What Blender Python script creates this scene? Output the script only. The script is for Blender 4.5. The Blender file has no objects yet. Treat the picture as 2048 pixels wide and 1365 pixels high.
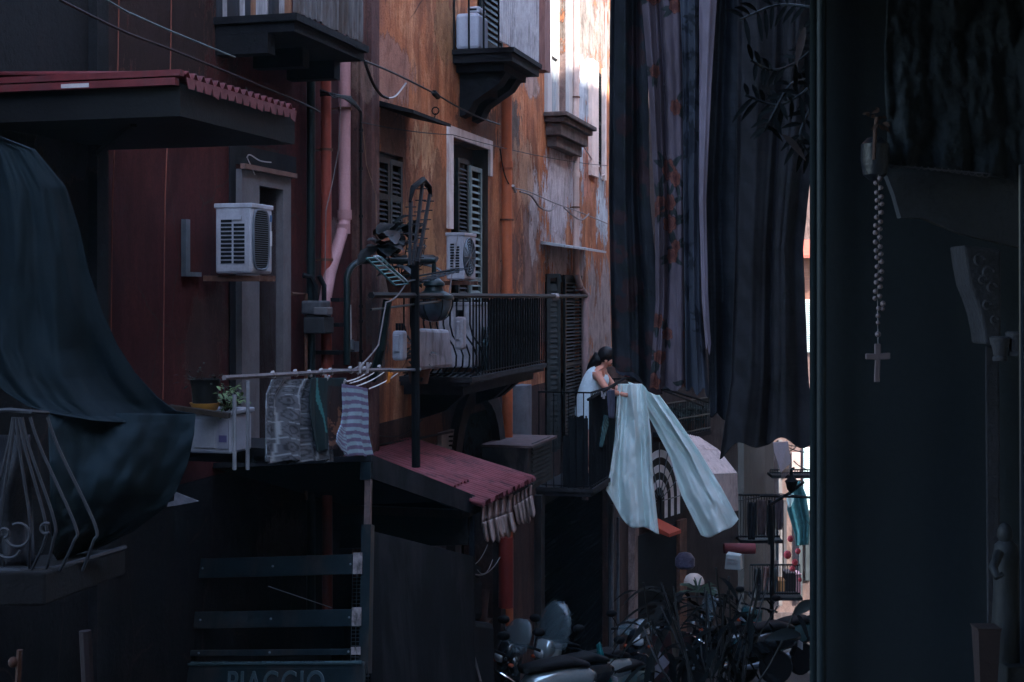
import bpy, bmesh, math, random
import numpy as np
from mathutils import Vector, Matrix, Euler, noise as mnoise
random.seed(7); rng = np.random.default_rng(5)
PI = math.pi; R = math.radians
SC = bpy.context.scene; COL = SC.collection
# ------------------------------------------------------------------ camera
F = 2048*50/36.0; CZ = 1.7; VPX = 1800.0; HY = 590.0
cd = bpy.data.cameras.new('camera'); cam = bpy.data.objects.new('camera', cd); COL.objects.link(cam)
cd.lens = 50; cd.sensor_width = 36; cd.shift_y = -(682.5-HY)/2048; cd.clip_start = .05; cd.clip_end = 600
cam.location = (0, 0, CZ); cam.rotation_euler = (R(90), 0, 0); SC.camera = cam
# ------------------------------------------------------------------ frames
TH = math.atan((VPX-1024)/F); DV = Vector((math.sin(TH), math.cos(TH), 0)); NV = Vector((math.cos(TH), -math.sin(TH), 0))
def C(px, py, Y): return Vector(((px-1024)/F*Y, Y, CZ+(HY-py)/F*Y))
_Y0 = F/(.209*(VPX-480)); W0 = Vector(((480-1024)/F*_Y0, _Y0, 0))
def WY(px, off=0.): return (off+W0.dot(NV))/(((px-1024)/F)*NV.x+NV.y)
def W(px, py, off=0.): return C(px, py, WY(px, off))
def T(px, off=0.): return (W(px, 0, off)-W0).dot(DV)
def Z(px, py, off=0.): return W(px, py, off).z
def L(t, o, z): return Vector((W0.x+DV.x*t+NV.x*o, W0.y+DV.y*t+NV.y*o, z))
def ground(Y): return -.2*Y
# ------------------------------------------------------------------ world, sun, exposure
EL = R(38); SH = (NV*.9-DV*.42).normalized(); SUN = Vector((SH.x*math.cos(EL), SH.y*math.cos(EL), math.sin(EL)))
w = bpy.data.worlds.new('World'); SC.world = w; w.use_nodes = True
nt = w.node_tree; bg = nt.nodes['Background']; sky = nt.nodes.new('ShaderNodeTexSky'); sky.sky_type = 'NISHITA'
sky.sun_disc = False; sky.sun_elevation = EL; sky.sun_rotation = math.atan2(SUN.x, SUN.y); sky.air_density = 1.0; sky.ozone_density = 1.2
nt.links.new(sky.outputs[0], bg.inputs[0]); bg.inputs[1].default_value = .14
sl = bpy.data.lights.new('sun', 'SUN'); sl.energy = 2.0; sl.angle = R(1.5); sl.color = (1, .93, .84)
so = bpy.data.objects.new('sun', sl); COL.objects.link(so); so.rotation_euler = (-SUN).to_track_quat('-Z', 'Y').to_euler(); so.location = (0, 0, 30)
SC.view_settings.view_transform = 'Standard'; SC.view_settings.look = 'None'; SC.view_settings.gamma = 1; SC.view_settings.use_curve_mapping = False
SC.view_settings.exposure = 3.5
SC.cycles.max_bounces = 6; SC.cycles.diffuse_bounces = 4
# ------------------------------------------------------------------ materials
def col(c): return (c[0], c[1], c[2], 1)
class NT:
    def __init__(s, name):
        s.m = bpy.data.materials.new(name); s.m.use_nodes = True; s.t = s.m.node_tree; s.b = s.t.nodes['Principled BSDF']
    def n(s, typ, **k):
        x = s.t.nodes.new(typ)
        for a, v in k.items(): setattr(x, a, v)
        return x
    def l(s, a, b): s.t.links.new(a, b)
    def math(s, op, a, b=None, clamp=False):
        x = s.n('ShaderNodeMath', operation=op); x.use_clamp = clamp
        for i, v in enumerate((a, b)):
            if v is None: continue
            if isinstance(v, (int, float)): x.inputs[i].default_value = v
            else: s.l(v, x.inputs[i])
        return x.outputs[0]
    def mix(s, f, a, b):
        x = s.n('ShaderNodeMix', data_type='RGBA')
        for i, v in ((0, f), (6, a), (7, b)):
            if isinstance(v, (int, float)): x.inputs[i].default_value = v
            elif isinstance(v, tuple): x.inputs[i].default_value = col(v)
            else: s.l(v, x.inputs[i])
        return x.outputs[2]
    def noise(s, vec, scale, detail=4, rough=.55, dist=0.):
        x = s.n('ShaderNodeTexNoise'); x.inputs['Scale'].default_value = scale; x.inputs['Detail'].default_value = detail
        x.inputs['Roughness'].default_value = rough; x.inputs['Distortion'].default_value = dist
        if vec is not None: s.l(vec, x.inputs['Vector'])
        return x.outputs['Fac']
    def ramp(s, v, lo, hi):
        x = s.n('ShaderNodeMapRange'); x.clamp = True; x.inputs[1].default_value = lo; x.inputs[2].default_value = hi; s.l(v, x.inputs[0]); return x.outputs[0]
    def pos(s, sc=(1, 1, 1)):
        g = s.n('ShaderNodeNewGeometry'); mp = s.n('ShaderNodeMapping'); mp.inputs['Scale'].default_value = sc; s.l(g.outputs['Position'], mp.inputs[0]); return mp.outputs[0]
    def bump(s, h, st, dist=.02):
        x = s.n('ShaderNodeBump'); x.inputs['Strength'].default_value = st; x.inputs['Distance'].default_value = dist; s.l(h, x.inputs['Height']); s.l(x.outputs[0], s.b.inputs['Normal'])
def M(name, c, var=.35, scale=6, rough=.7, bump=.25, metal=0., dirt=None, dirt_amt=.5, stretch=(1, 1, 1), alpha=1., spec=.2, fine=60, trans=0.):
    if max(c) < .07 and not name.startswith(('glossy', 'brown_twigs')): c = tuple(v*.55 for v in c)
    elif max(c) > .3 and not metal: c = tuple(min(.9, v*1.12) for v in c)
    k = NT(name); p = k.pos(stretch)
    n1 = k.noise(p, scale, 6, .62); n2 = k.noise(p, fine, 3, .6)
    lo = tuple(v*(1-var) for v in c); hi = tuple(min(1, v*(1+var)) for v in c)
    cc = k.mix(k.ramp(n1, .3, .7), lo, hi)
    cc = k.mix(k.math('MULTIPLY', k.ramp(n2, .3, .7), .35), cc, tuple(v*.6 for v in c))
    if dirt:
        n3 = k.noise(k.pos((1.3, 1.3, .35)), scale*.6, 8, .68, .4)
        cc = k.mix(k.math('MULTIPLY', k.ramp(n3, .50, .62), dirt_amt), cc, dirt)
    k.l(cc, k.b.inputs['Base Color'])
    k.l(k.ramp(n1, -1.2+.0, 1.2), k.b.inputs['Roughness']) if False else None
    k.b.inputs['Roughness'].default_value = rough; k.b.inputs['Metallic'].default_value = metal; k.b.inputs['Specular IOR Level'].default_value = spec
    k.bump(k.math('ADD', n1, k.math('MULTIPLY', n2, .4)), bump)
    if alpha < 1: k.b.inputs['Alpha'].default_value = alpha
    if trans: k.b.inputs['Transmission Weight'].default_value = trans
    return k.m
def attr_mat(name, rough=.85, bump=.15, weave=400, trans=0.):
    k = NT(name); a = k.n('ShaderNodeVertexColor'); a.layer_name = 'print'
    n = k.noise(k.pos(), weave, 2, .5); n1 = k.noise(k.pos((1, 1, .4)), 9, 5, .6)
    cc = k.mix(k.math('MULTIPLY', k.ramp(n, .3, .7), .3), a.outputs[0], (0.01, .012, .016))
    k.l(cc, k.b.inputs['Base Color']); k.b.inputs['Roughness'].default_value = rough; k.b.inputs['Specular IOR Level'].default_value = .15
    k.bump(k.math('ADD', n1, k.math('MULTIPLY', n, .2)), bump)
    return k.m
def wallcoord(k):
    g = k.n('ShaderNodeNewGeometry'); sb = k.n('ShaderNodeVectorMath', operation='SUBTRACT'); k.l(g.outputs['Position'], sb.inputs[0]); sb.inputs[1].default_value = W0
    dt = k.n('ShaderNodeVectorMath', operation='DOT_PRODUCT'); k.l(sb.outputs[0], dt.inputs[0]); dt.inputs[1].default_value = DV
    sx = k.n('ShaderNodeSeparateXYZ'); k.l(g.outputs['Position'], sx.inputs[0])
    return dt.outputs['Value'], sx.outputs['Z'], g.outputs['Position']
def plaster(name, cols, patches, streak=.4, bumpst=.5):
    """cols: base, dark, light; patches: (px,py,rx,ry,colour,edge noise)"""
    k = NT(name); t, z, p = wallcoord(k)
    mp = k.pos((1, 1, .45)); mp2 = k.pos((1, 1, .12))
    big = k.noise(mp, .9, 6, .6, .3); mid = k.noise(mp, 3.2, 8, .68, .5); fine = k.noise(k.pos(), 26, 6, .7); st = k.noise(k.pos((1, 1, .09)), 5, 8, .7)
    c = k.mix(k.ramp(big, .38, .62), cols[0], cols[1]); c = k.mix(k.math('MULTIPLY', k.ramp(mid, .5, .66), .8), c, cols[2])
    c = k.mix(k.math('MULTIPLY', k.ramp(st, .5, .7), streak), c, tuple(v*.35 for v in cols[1]))
    c = k.mix(k.math('MULTIPLY', k.ramp(fine, .45, .75), .6), c, tuple(v*.35 for v in cols[0]))
    pt = k.noise(k.pos((1, 1, .35)), 1.7, 10, .72, .6); c = k.mix(k.math('MULTIPLY', k.ramp(pt, .52, .60), .55), c, tuple(v*.42 for v in cols[1]))
    pt2 = k.noise(k.pos((1, 1, .30)), 2.9, 10, .75, .4); c = k.mix(k.math('MULTIPLY', k.ramp(pt2, .56, .62), .6), c, cols[2])
    vo = k.n('ShaderNodeTexVoronoi', feature='DISTANCE_TO_EDGE'); vo.inputs['Scale'].default_value = 1.6; mixv = k.n('ShaderNodeVectorMath', operation='ADD'); nv_ = k.n('ShaderNodeTexNoise'); nv_.inputs['Scale'].default_value = 2.; nv_.inputs['Detail'].default_value = 6
    k.l(k.pos((1, 1, .6)), mixv.inputs[0]); k.l(nv_.outputs['Color'], mixv.inputs[1]); k.l(mixv.outputs[0], vo.inputs['Vector'])
    crk = k.math('MULTIPLY', k.math('MULTIPLY', k.ramp(vo.outputs['Distance'], .012, .003), k.ramp(big, .48, .52)), .75, True); c = k.mix(crk, c, (.03, .02, .018))
    grit = k.noise(k.pos(), 75, 4, .75); c = k.mix(k.math('MULTIPLY', k.ramp(grit, .52, .70), .6), c, tuple(v*.25 for v in cols[1]))
    hgt = k.math('ADD', k.math('MULTIPLY', mid, .6), k.math('MULTIPLY', fine, .5))
    if patches:
        en = k.math('SUBTRACT', k.math('ADD', k.math('MULTIPLY', k.noise(k.pos((1, 1, .4)), 1.1, 10, .74, .5), .62), k.math('MULTIPLY', k.noise(k.pos((1, 1, .35)), 9, 8, .75, .6), .4)), .5)
        pit = k.noise(k.pos((1, 1, .6)), 5, 10, .72, .5)
        for (px, py, rx, ry, cc, amt) in patches:
            tc = T(px); zc = Z(px, py); rt = abs(T(px+rx)-T(px-rx))/2; rz = abs(Z(px, py-ry)-Z(px, py+ry))/2
            a = k.math('DIVIDE', k.math('SUBTRACT', t, tc), rt); b = k.math('DIVIDE', k.math('SUBTRACT', z, zc), rz)
            a = k.math('POWER', k.math('ABSOLUTE', a), 2.4); b = k.math('POWER', k.math('ABSOLUTE', b), 2.4)
            d = k.math('ADD', k.math('ADD', a, b), k.math('MULTIPLY', en, 13.))
            mk = k.ramp(d, 1.05, .97); mk = k.math('MULTIPLY', k.math('MINIMUM', k.math('MAXIMUM', mk, 0), 1), amt)
            ring = k.math('MULTIPLY', k.ramp(d, 1.2, 1.08), .55)
            ring = k.math('MINIMUM', k.math('MAXIMUM', ring, 0), .55)
            c = k.mix(ring, c, (.10, .06, .045))
            pc = k.mix(k.ramp(pit, .44, .64), cc, tuple(v*.45 for v in cc)); pc = k.mix(k.math('MULTIPLY', k.ramp(grit, .5, .66), .6), pc, tuple(v*.3 for v in cc))
            c = k.mix(mk, c, pc); hgt = k.math('SUBTRACT', hgt, k.math('MULTIPLY', mk, .5))
    k.l(c, k.b.inputs['Base Color']); k.b.inputs['Roughness'].default_value = .9; k.b.inputs['Specular IOR Level'].default_value = .15
    k.bump(hgt, bumpst, .03)
    return k.m
# ------------------------------------------------------------------ mesh builder
class MB:
    def __init__(s): s.v = []; s.f = []
    def add(s, vs, fs):
        b = len(s.v); s.v += [Vector(x) for x in vs]; s.f += [tuple(i+b for i in q) for q in fs]; return s
    def box8(s, p): # p: bottom 4 ccw, top 4
        return s.add(p, [(3, 2, 1, 0), (4, 5, 6, 7), (0, 1, 5, 4), (1, 2, 6, 5), (2, 3, 7, 6), (3, 0, 4, 7)])
    def wbox(s, t0, t1, o0, o1, z0, z1):
        return s.box8([L(t0, o0, z0), L(t0, o1, z0), L(t1, o1, z0), L(t1, o0, z0), L(t0, o0, z1), L(t0, o1, z1), L(t1, o1, z1), L(t1, o0, z1)])
    def obox(s, o, ax, ay, az): # origin corner + three edge vectors
        o = Vector(o); return s.box8([o, o+ax, o+ax+ay, o+ay, o+az, o+ax+az, o+ax+ay+az, o+ay+az])
    def box(s, x0, x1, y0, y1, z0, z1): return s.obox((x0, y0, z0), Vector((x1-x0, 0, 0)), Vector((0, y1-y0, 0)), Vector((0, 0, z1-z0)))
    def bar(s, p, q, w_, h, up=Vector((0, 0, 1))):
        p = Vector(p); q = Vector(q); d = (q-p).normalized(); sx = d.cross(up)
        if sx.length < 1e-4: sx = Vector((1, 0, 0))
        sx.normalize(); u = sx.cross(d).normalized(); return s.obox(p-sx*w_/2-u*h/2, sx*w_, q-p, u*h)
    def tube(s, pts, r, n=8, cap=True):
        pts = [Vector(p) for p in pts]; m = len(pts); rs = r if isinstance(r, (list, tuple)) else [r]*m
        b = len(s.v); ref = None
        for i, p in enumerate(pts):
            d = (pts[min(i+1, m-1)]-pts[max(i-1, 0)])
            d = d.normalized() if d.length > 1e-9 else Vector((0, 0, 1))
            if ref is None: ref = Vector((0, 0, 1)) if abs(d.z) < .9 else Vector((1, 0, 0))
            a = d.cross(ref).normalized(); c = a.cross(d).normalized(); ref = c
            for j in range(n):
                an = 2*PI*j/n; s.v.append(p+a*math.cos(an)*rs[i]+c*math.sin(an)*rs[i])
        for i in range(m-1):
            for j in range(n):
                k = (j+1) % n; s.f.append((b+i*n+j, b+i*n+k, b+(i+1)*n+k, b+(i+1)*n+j))
        if cap: s.f.append(tuple(b+j for j in range(n-1, -1, -1))); s.f.append(tuple(b+(m-1)*n+j for j in range(n)))
        return s
    def lathe(s, c, prof, n=20, axis=Vector((0, 0, 1)), cap=True):
        c = Vector(c); axis = axis.normalized(); a = axis.orthogonal().normalized(); bb = axis.cross(a); b0 = len(s.v)
        for (r, h) in prof:
            for j in range(n):
                an = 2*PI*j/n; s.v.append(c+axis*h+(a*math.cos(an)+bb*math.sin(an))*r)
        for i in range(len(prof)-1):
            for j in range(n):
                k = (j+1) % n; s.f.append((b0+i*n+j, b0+i*n+k, b0+(i+1)*n+k, b0+(i+1)*n+j))
        if cap: s.f.append(tuple(b0+j for j in range(n-1, -1, -1))); s.f.append(tuple(b0+(len(prof)-1)*n+j for j in range(n)))
        return s
    def prism(s, pts, vec):
        n = len(pts); vec = Vector(vec)
        return s.add([Vector(p) for p in pts]+[Vector(p)+vec for p in pts], [tuple(range(n-1, -1, -1)), tuple(range(n, 2*n))]+[(i, (i+1) % n, n+(i+1) % n, n+i) for i in range(n)])
    def grid(s, fn, nu, nv):
        b = len(s.v)
        for j in range(nv+1):
            for i in range(nu+1): s.v.append(Vector(fn(i/nu, j/nv)))
        for j in range(nv):
            for i in range(nu):
                a = b+j*(nu+1)+i; s.f.append((a, a+1, a+nu+2, a+nu+1))
        return s
    def sphere(s, c, r, n=10, sc=(1, 1, 1)):
        c = Vector(c); m = n//2+1; prof = []
        b0 = len(s.v)
        for i in range(1, m):
            th = PI*i/m
            for j in range(n): s.v.append(c+Vector((r*sc[0]*math.sin(th)*math.cos(2*PI*j/n), r*sc[1]*math.sin(th)*math.sin(2*PI*j/n), -r*sc[2]*math.cos(th))))
        for i in range(m-2):
            for j in range(n):
                k = (j+1) % n; s.f.append((b0+i*n+j, b0+i*n+k, b0+(i+1)*n+k, b0+(i+1)*n+j))
        lo = len(s.v); s.v.append(c-Vector((0, 0, r*sc[2]))); hi = len(s.v); s.v.append(c+Vector((0, 0, r*sc[2])))
        for j in range(n):
            k = (j+1) % n; s.f.append((lo, b0+k, b0+j)); s.f.append((hi, b0+(m-2)*n+j, b0+(m-2)*n+k))
        return s
    def base(s):
        xs = [v.x for v in s.v]; ys = [v.y for v in s.v]; zs = [v.z for v in s.v]
        return Vector(((min(xs)+max(xs))/2, (min(ys)+max(ys))/2, min(zs)))
_used = {}
def bez(p0, p1, sag, n=10, side=None):
    p0 = Vector(p0); p1 = Vector(p1); out = []
    for i in range(n+1):
        u = i/n; p = p0.lerp(p1, u); p.z -= sag*4*u*(1-u)
        if side is not None: p += side*math.sin(u*PI)
        out.append(p)
    return out
def mesh_obj(name, mb, mat, origin, smooth=False, bevel=0., solid=0.):
    me = bpy.data.meshes.new(name); me.from_pydata([tuple(v-origin) for v in mb.v], [], mb.f); me.update()
    me.materials.append(mat)
    if smooth:
        for p in me.polygons: p.use_smooth = True
        if smooth == 'auto':
            try: me.set_sharp_from_angle(angle=R(40))
            except Exception: pass
    o = bpy.data.objects.new(name, me); COL.objects.link(o)
    if solid: md = o.modifiers.new('solid', 'SOLIDIFY'); md.thickness = solid; md.offset = 0
    if bevel: md = o.modifiers.new('bevel', 'BEVEL'); md.width = bevel; md.segments = 2; md.limit_method = 'ANGLE'
    return o
def tag(o, label, cat, group=None, kind=None):
    if label: o['label'] = label
    if cat: o['category'] = cat
    if group: o['group'] = group
    if kind: o['kind'] = kind
    return o
def thing(name, label, cat, loc, group=None):
    o = bpy.data.objects.new(name, None); COL.objects.link(o); o.location = loc; o.empty_display_size = .2; o['wloc'] = tuple(loc)
    return tag(o, label, cat, group)
def part(name, mb, mat, parent, label=None, **k):
    org = Vector(parent['wloc']) if 'wloc' in parent else Vector((0, 0, 0))
    o = mesh_obj(name, mb, mat, org, **k); o.parent = parent; o['wloc'] = tuple(org)
    if label: o['label'] = label
    return o
def single(name, mb, mat, label, cat, group=None, **k):
    b = mb.base(); o = mesh_obj(name, mb, mat, b, **k); o.location = b; o['wloc'] = tuple(b); return tag(o, label, cat, group)
def struct(name, mb, mat, **k):
    b = mb.base(); o = mesh_obj(name, mb, mat, b, **k); o.location = b; o['kind'] = 'structure'; return o
def copy_tree(o, parent=None):
    c = o.copy(); COL.objects.link(c); c.parent = parent
    for ch in list(o.children): copy_tree(ch, c)
    return c
# materials shared
G = dict(
 white=M('white_enamel', (.33, .33, .37), .18, 4, .5, .06, dirt=(.12, .10, .09), dirt_amt=.35),
 wdirty=M('weathered_white', (.32, .31, .34), .2, 6, .7, .2, dirt=(.10, .08, .07), dirt_amt=.6),
 black=M('black_iron', (.010, .013, .016), .3, 12, .65, .1, spec=.1),
 dgreen=M('dark_green_paint', (.012, .028, .03), .3, 9, .4, .15),
 glossblk=M('glossy_black_plastic', (.012, .018, .022), .2, 5, .12, .0, spec=.6),
 rubber=M('rubber', (.010, .011, .013), .2, 20, .8, .1),
 cavity=M('dark_interior', (.012, .016, .02), .3, 3, .9, .1),
 wood=M('dark_wood', (.05, .035, .028), .4, 5, .7, .3, stretch=(6, 6, .6)),
 shutter=M('dark_green_shutter', (.010, .016, .018), .35, 9, .55, .2),
 slatlit=M('pale_green_slats', (.17, .22, .22), .3, 9, .6, .2, dirt=(.04, .06, .06)),
 stone=M('grimy_stone', (.06, .052, .052), .45, 5, .9, .5, dirt=(.02, .02, .022)),
 concrete=M('black_concrete', (.012, .0125, .016), .45, 6, .92, .5, dirt=(.012, .012, .014)),  # concrete coloured near black all over
 asphalt=M('asphalt', (.035, .037, .042), .3, 3, .8, .5, fine=120),
 chrome=M('chrome', (.6, .63, .66), .05, 5, .12, 0, metal=1.),
 steel=M('dull_steel', (.16, .19, .22), .25, 6, .45, .1, metal=.6, dirt=(.07, .06, .055)),
 rust=M('rusty_metal', (.11, .05, .035), .4, 14, .85, .4),
 cable=M('black_cable', (.014, .014, .016), .2, 9, .6, .0),
 wire=M('grey_wire', (.16, .14, .14), .2, 9, .6, .0),
 wcable=M('white_cable', (.34, .31, .31), .15, 9, .5, .0),
)
# ================================================================== THE SETTING
g = MB(); g.grid(lambda u, v: Vector((-60+120*u, -6+v*126, ground(-6+v*126))), 24, 40)
struct('ground', g, G['asphalt'])
# ---- facades of the street's left side
orange = plaster('ochre_plaster', [(.46, .160, .070), (.20, .082, .052), (.58, .28, .15)], [
 (1033, 265, 13, 75, (.15, .105, .085), 1.), (1060, 170, 22, 26, (.36, .25, .22), 1), (1118, 395, 40, 105, (.50, .45, .47), 1), (1068, 385, 12, 55, (.44, .38, .38), 1),
 (1066, 560, 30, 120, (.24, .15, .13), .8), (1034, 520, 16, 70, (.17, .08, .06), .9), (1172, 215, 20, 165, (.42, .46, .52), 1), (1180, 40, 50, 95, (.25, .21, .19), 1), (1105, 20, 30, 120, (.26, .21, .18), .8),
 (1200, 425, 13, 80, (.46, .50, .55), 1), (1130, 520, 36, 42, (.44, .38, .38), 1), (1198, 640, 22, 130, (.30, .24, .23), 1), (1082, 470, 20, 60, (.45, .39, .39), .8),
 (1182, 330, 14, 90, (.50, .20, .13), .9), (780, 140, 60, 55, (.40, .20, .16), .6), (850, 480, 35, 110, (.56, .27, .11), .5), (848, 300, 26, 60, (.75, .42, .22), .6),
 (752, 620, 22, 120, (.12, .09, .08), .8), (1140, 200, 14, 110, (.22, .16, .15), .8), (1046, 340, 24, 60, (.50, .29, .18), .6), (890, 60, 26, 60, (.34, .17, .08), .7), (960, 250, 40, 60, (.12, .065, .045), .8), (790, 270, 26, 50, (.14, .07, .05), .7), (880, 400, 14, 90, (.30, .13, .06), .7), (1060, 640, 30, 60, (.20, .13, .11), .8)], streak=.85, bumpst=.8)  # dark patches below upper balcony and small canopy paint in their shade
lowpl = plaster('dark_ground_floor_plaster', [(.075, .045, .040), (.035, .026, .028), (.12, .07, .06)], [(1010, 860, 40, 60, (.10, .10, .11), .7), (860, 850, 30, 40, (.17, .075, .05), .8)], streak=.6)  # ground floor plaster is darker than the wall above
redpl = plaster('oxblood_plaster', [(.062, .0125, .013), (.040, .010, .012), (.080, .018, .016)], [(640, 560, 26, 60, (.03, .018, .018), .7), (300, 40, 190, 120, (.014, .009, .011), .8), (668, 480, 14, 40, (.13, .08, .08), .9), (420, 700, 40, 110, (.03, .011, .013), .7)], streak=.5, bumpst=.25)
pilpl = plaster('brown_pilaster_plaster', [(.13, .062, .055), (.08, .038, .038), (.18, .095, .08)], [(725, 640, 12, 60, (.06, .045, .045), .8), (712, 160, 14, 40, (.20, .12, .10), .9)], streak=.5)
greypl = plaster('dark_grey_plaster', [(.011, .012, .0145), (.008, .009, .011), (.015, .014, .016)], [(95, 300, 50, 60, (.024, .026, .031), 1)], streak=.3)
def panels(mb, t0, t1, z0, z1, o0, o1, holes):
    ts = sorted(set([t0, t1]+[x for h in holes for x in h[:2] if t0 < x < t1]))
    for a, b in zip(ts, ts[1:]):
        m = (a+b)/2; zs = z0
        for h in sorted([h for h in holes if h[0] < m < h[1]], key=lambda h: h[2]):
            if h[2] > zs: mb.wbox(a, b, o0, o1, zs, h[2])
            zs = max(zs, h[3])
        if zs < z1: mb.wbox(a, b, o0, o1, zs, z1)
    return mb
ZB = -9.; ZT = 12.5
def hole(px0, px1, py0, py1, ref=None):
    r = ref or px0; return (T(px0), T(px1), Z(r, py1), Z(r, py0))
def backing(mb, h, o=-.9):
    t0, t1, z0, z1 = h
    mb.wbox(t0-.3, t1+.3, o-.04, o, z0-.2, z1+.2); mb.wbox(t0-.3, t0-.26, o, -.3, z0-.2, z1+.2); mb.wbox(t1+.26, t1+.3, o, -.3, z0-.2, z1+.2)
    mb.wbox(t0-.26, t1+.26, o, -.3, z1+.16, z1+.2); mb.wbox(t0-.26, t1+.26, o, -.3, z0-.2, z0-.16)
# red house
h_red = hole(504, 552, 372, 900, 504)
RH = thing('red_house', 'dark oxblood red plastered house on the left with grey framed door and a slatted balcony', 'building', L(T(450), 0, ground(9)))
zrs = Z(300, 985)
part('wall', panels(MB(), T(190), T(703), zrs, ZT, -.35, 0, [h_red]), redpl, RH)
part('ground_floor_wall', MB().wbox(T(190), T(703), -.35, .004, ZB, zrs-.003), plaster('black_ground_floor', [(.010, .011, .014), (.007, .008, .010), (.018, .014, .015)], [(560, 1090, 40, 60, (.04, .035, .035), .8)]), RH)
b = MB(); backing(b, h_red); part('dark_room', b, G['cavity'], RH)
framem = M('grey_beige_door_frame', (.13, .12, .13), .2, 6, .75, .2, dirt=(.09, .07, .07))
b = MB(); t0, t1, z0, z1 = h_red; tA = T(484, .06); tB = T(582, .06)
b.wbox(tA, t0, 0.002, .06, z0, z1+.10); b.wbox(t1+.002, tB, 0.002, .06, z0, z1+.10); b.wbox(t0, t1+.002, 0.002, .06, z1, z1+.10); b.wbox(t0-.012, t0, -.3, .05, z0, z1); b.wbox(t1, t1+.006, -.3, .05, z0, z1)
fr = part('door_frame', b, framem, RH)
b = MB(); b.wbox(tA-.03, tB+.03, .062, .10, z1+.10, z1+.135); part('lintel_cap', b, M('brown_lintel', (.16, .09, .075), .3, 8), fr)
b = MB(); tm = (t0+t1)/2
for k in range(2):
    a = t0+.01+k*(tm-t0); e = tm-.02+k*(t1-tm); b.wbox(a, a+.07, -.2, -.15, z0, z1-.02); b.wbox(e-.07, e, -.2, -.15, z0, z1-.02); b.wbox(a+.07, e-.07, -.19, -.17, z0, z1-.4); b.wbox(a+.07, e-.07, -.2, -.15, z1-.12, z1-.02)
part('door', b, G['wood'], RH, label='dark narrow wooden double door')
b = MB(); b.wbox(T(457), tA, .002, .012, Z(470, 830), Z(457, 285)); b.wbox(tA, T(590), .002, .012, z1+.14, Z(457, 285)); part('painted_band', b, M('slate_blue_band', (.018, .020, .027), .3, 4, .85, .2, dirt=(.02, .02, .022)), RH)
# balconies
corr = M('weathered_grey_slats', (.12, .11, .115), .45, 7, .7, .5, dirt=(.05, .03, .022), dirt_amt=.7, stretch=(8, 8, .5))
def slab(mb, t0, t1, O, zt, th, lip=.03):
    mb.wbox(t0, t1, .003, O, zt-th, zt); mb.wbox(t0-lip, t1+lip, .003, O+lip, zt-.03, zt+.02)
def ribs(mb, p0, dirv, length, z0, z1, pitch=.06, depth=.02, thick=.004, out=None, ragged=0.):
    n = int(length/pitch*4); pr = []
    for i in range(n+1):
        u = i/n*length; ph = (i % 4); pr.append(Vector(p0)+dirv*u+out*(depth if ph in (1, 2) else 0))
    b0 = len(mb.v)
    for q in pr: zz = z0+random.uniform(0, ragged); mb.v += [Vector((q.x, q.y, zz)), Vector((q.x, q.y, z1))]
    for i in range(n): mb.f.append((b0+2*i, b0+2*i+2, b0+2*i+3, b0+2*i+1))
# balcony A
oA = .60; tA0 = T(430); zA = W(590, 34, oA).z; tA1 = T(728, oA)
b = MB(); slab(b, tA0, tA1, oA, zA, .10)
BA = part('balcony', b, G['concrete'], RH, label='slatted balcony with black underside at the top')
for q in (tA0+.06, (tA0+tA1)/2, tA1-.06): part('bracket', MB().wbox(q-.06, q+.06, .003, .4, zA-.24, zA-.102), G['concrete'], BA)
b = MB(); ribs(b, L(tA0+.55*0+.02, oA-.02, 0), DV, tA1-tA0-.04, zA+.03, zA+1.1, .10, .03, out=NV, ragged=.02)
part('side_slats', b, corr, BA, label='ribbed weathered metal slats', solid=.004)
for (c_, ms, nm) in (((.05, .05, .06), 0, 'a'), ((.30, .27, .28), 1, 'b'), ((.22, .10, .06), 2, 'c')):
    b = MB(); n = 13
    for i in range(n):
        if [0, 1, 0, 0, 1, 0, 2, 1, 1, 0, 0, 1, 2][i] != ms: continue
        o0 = .01+(oA-.04)*i/n; b.wbox(tA0+.0+random.uniform(-.01, .01), tA0+.02, o0, o0+(oA/n)*random.uniform(.75, 1.1), zA+.022, zA+1.1)
    part('end_slats', b, M('end_slat_'+nm, c_, .4, 9, .7, .3, stretch=(6, 6, .6), dirt=(.05, .03, .025)), BA)
# grey house at far left, proud of the red one
b = MB(); b.wbox(T(-900, .1), T(193, .1), -.5, .10, ZB, ZT); b.wbox(T(176, .1), T(199, .1), .102, .16, ZB, ZT)
GHs = thing('grey_house', 'dark grey plastered house at the far left edge beside the red one', 'building', L(T(60), .1, ground(7)))
part('wall', b, greypl, GHs)
# pilaster
b = MB(); b.wbox(T(703), T(722), -.3, .05, ZB, ZT); b.wbox(T(722)+.001, T(738)-.001, -.3, .10, ZB, ZT); b.wbox(T(706), T(710), .052, .07, ZB, ZT)
OH = thing('ochre_house', 'peeling ochre orange plastered apartment house in the middle with balconies', 'building', L(T(980), 0, ground(18)))
part('pilaster', b, pilpl, OH)
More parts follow.
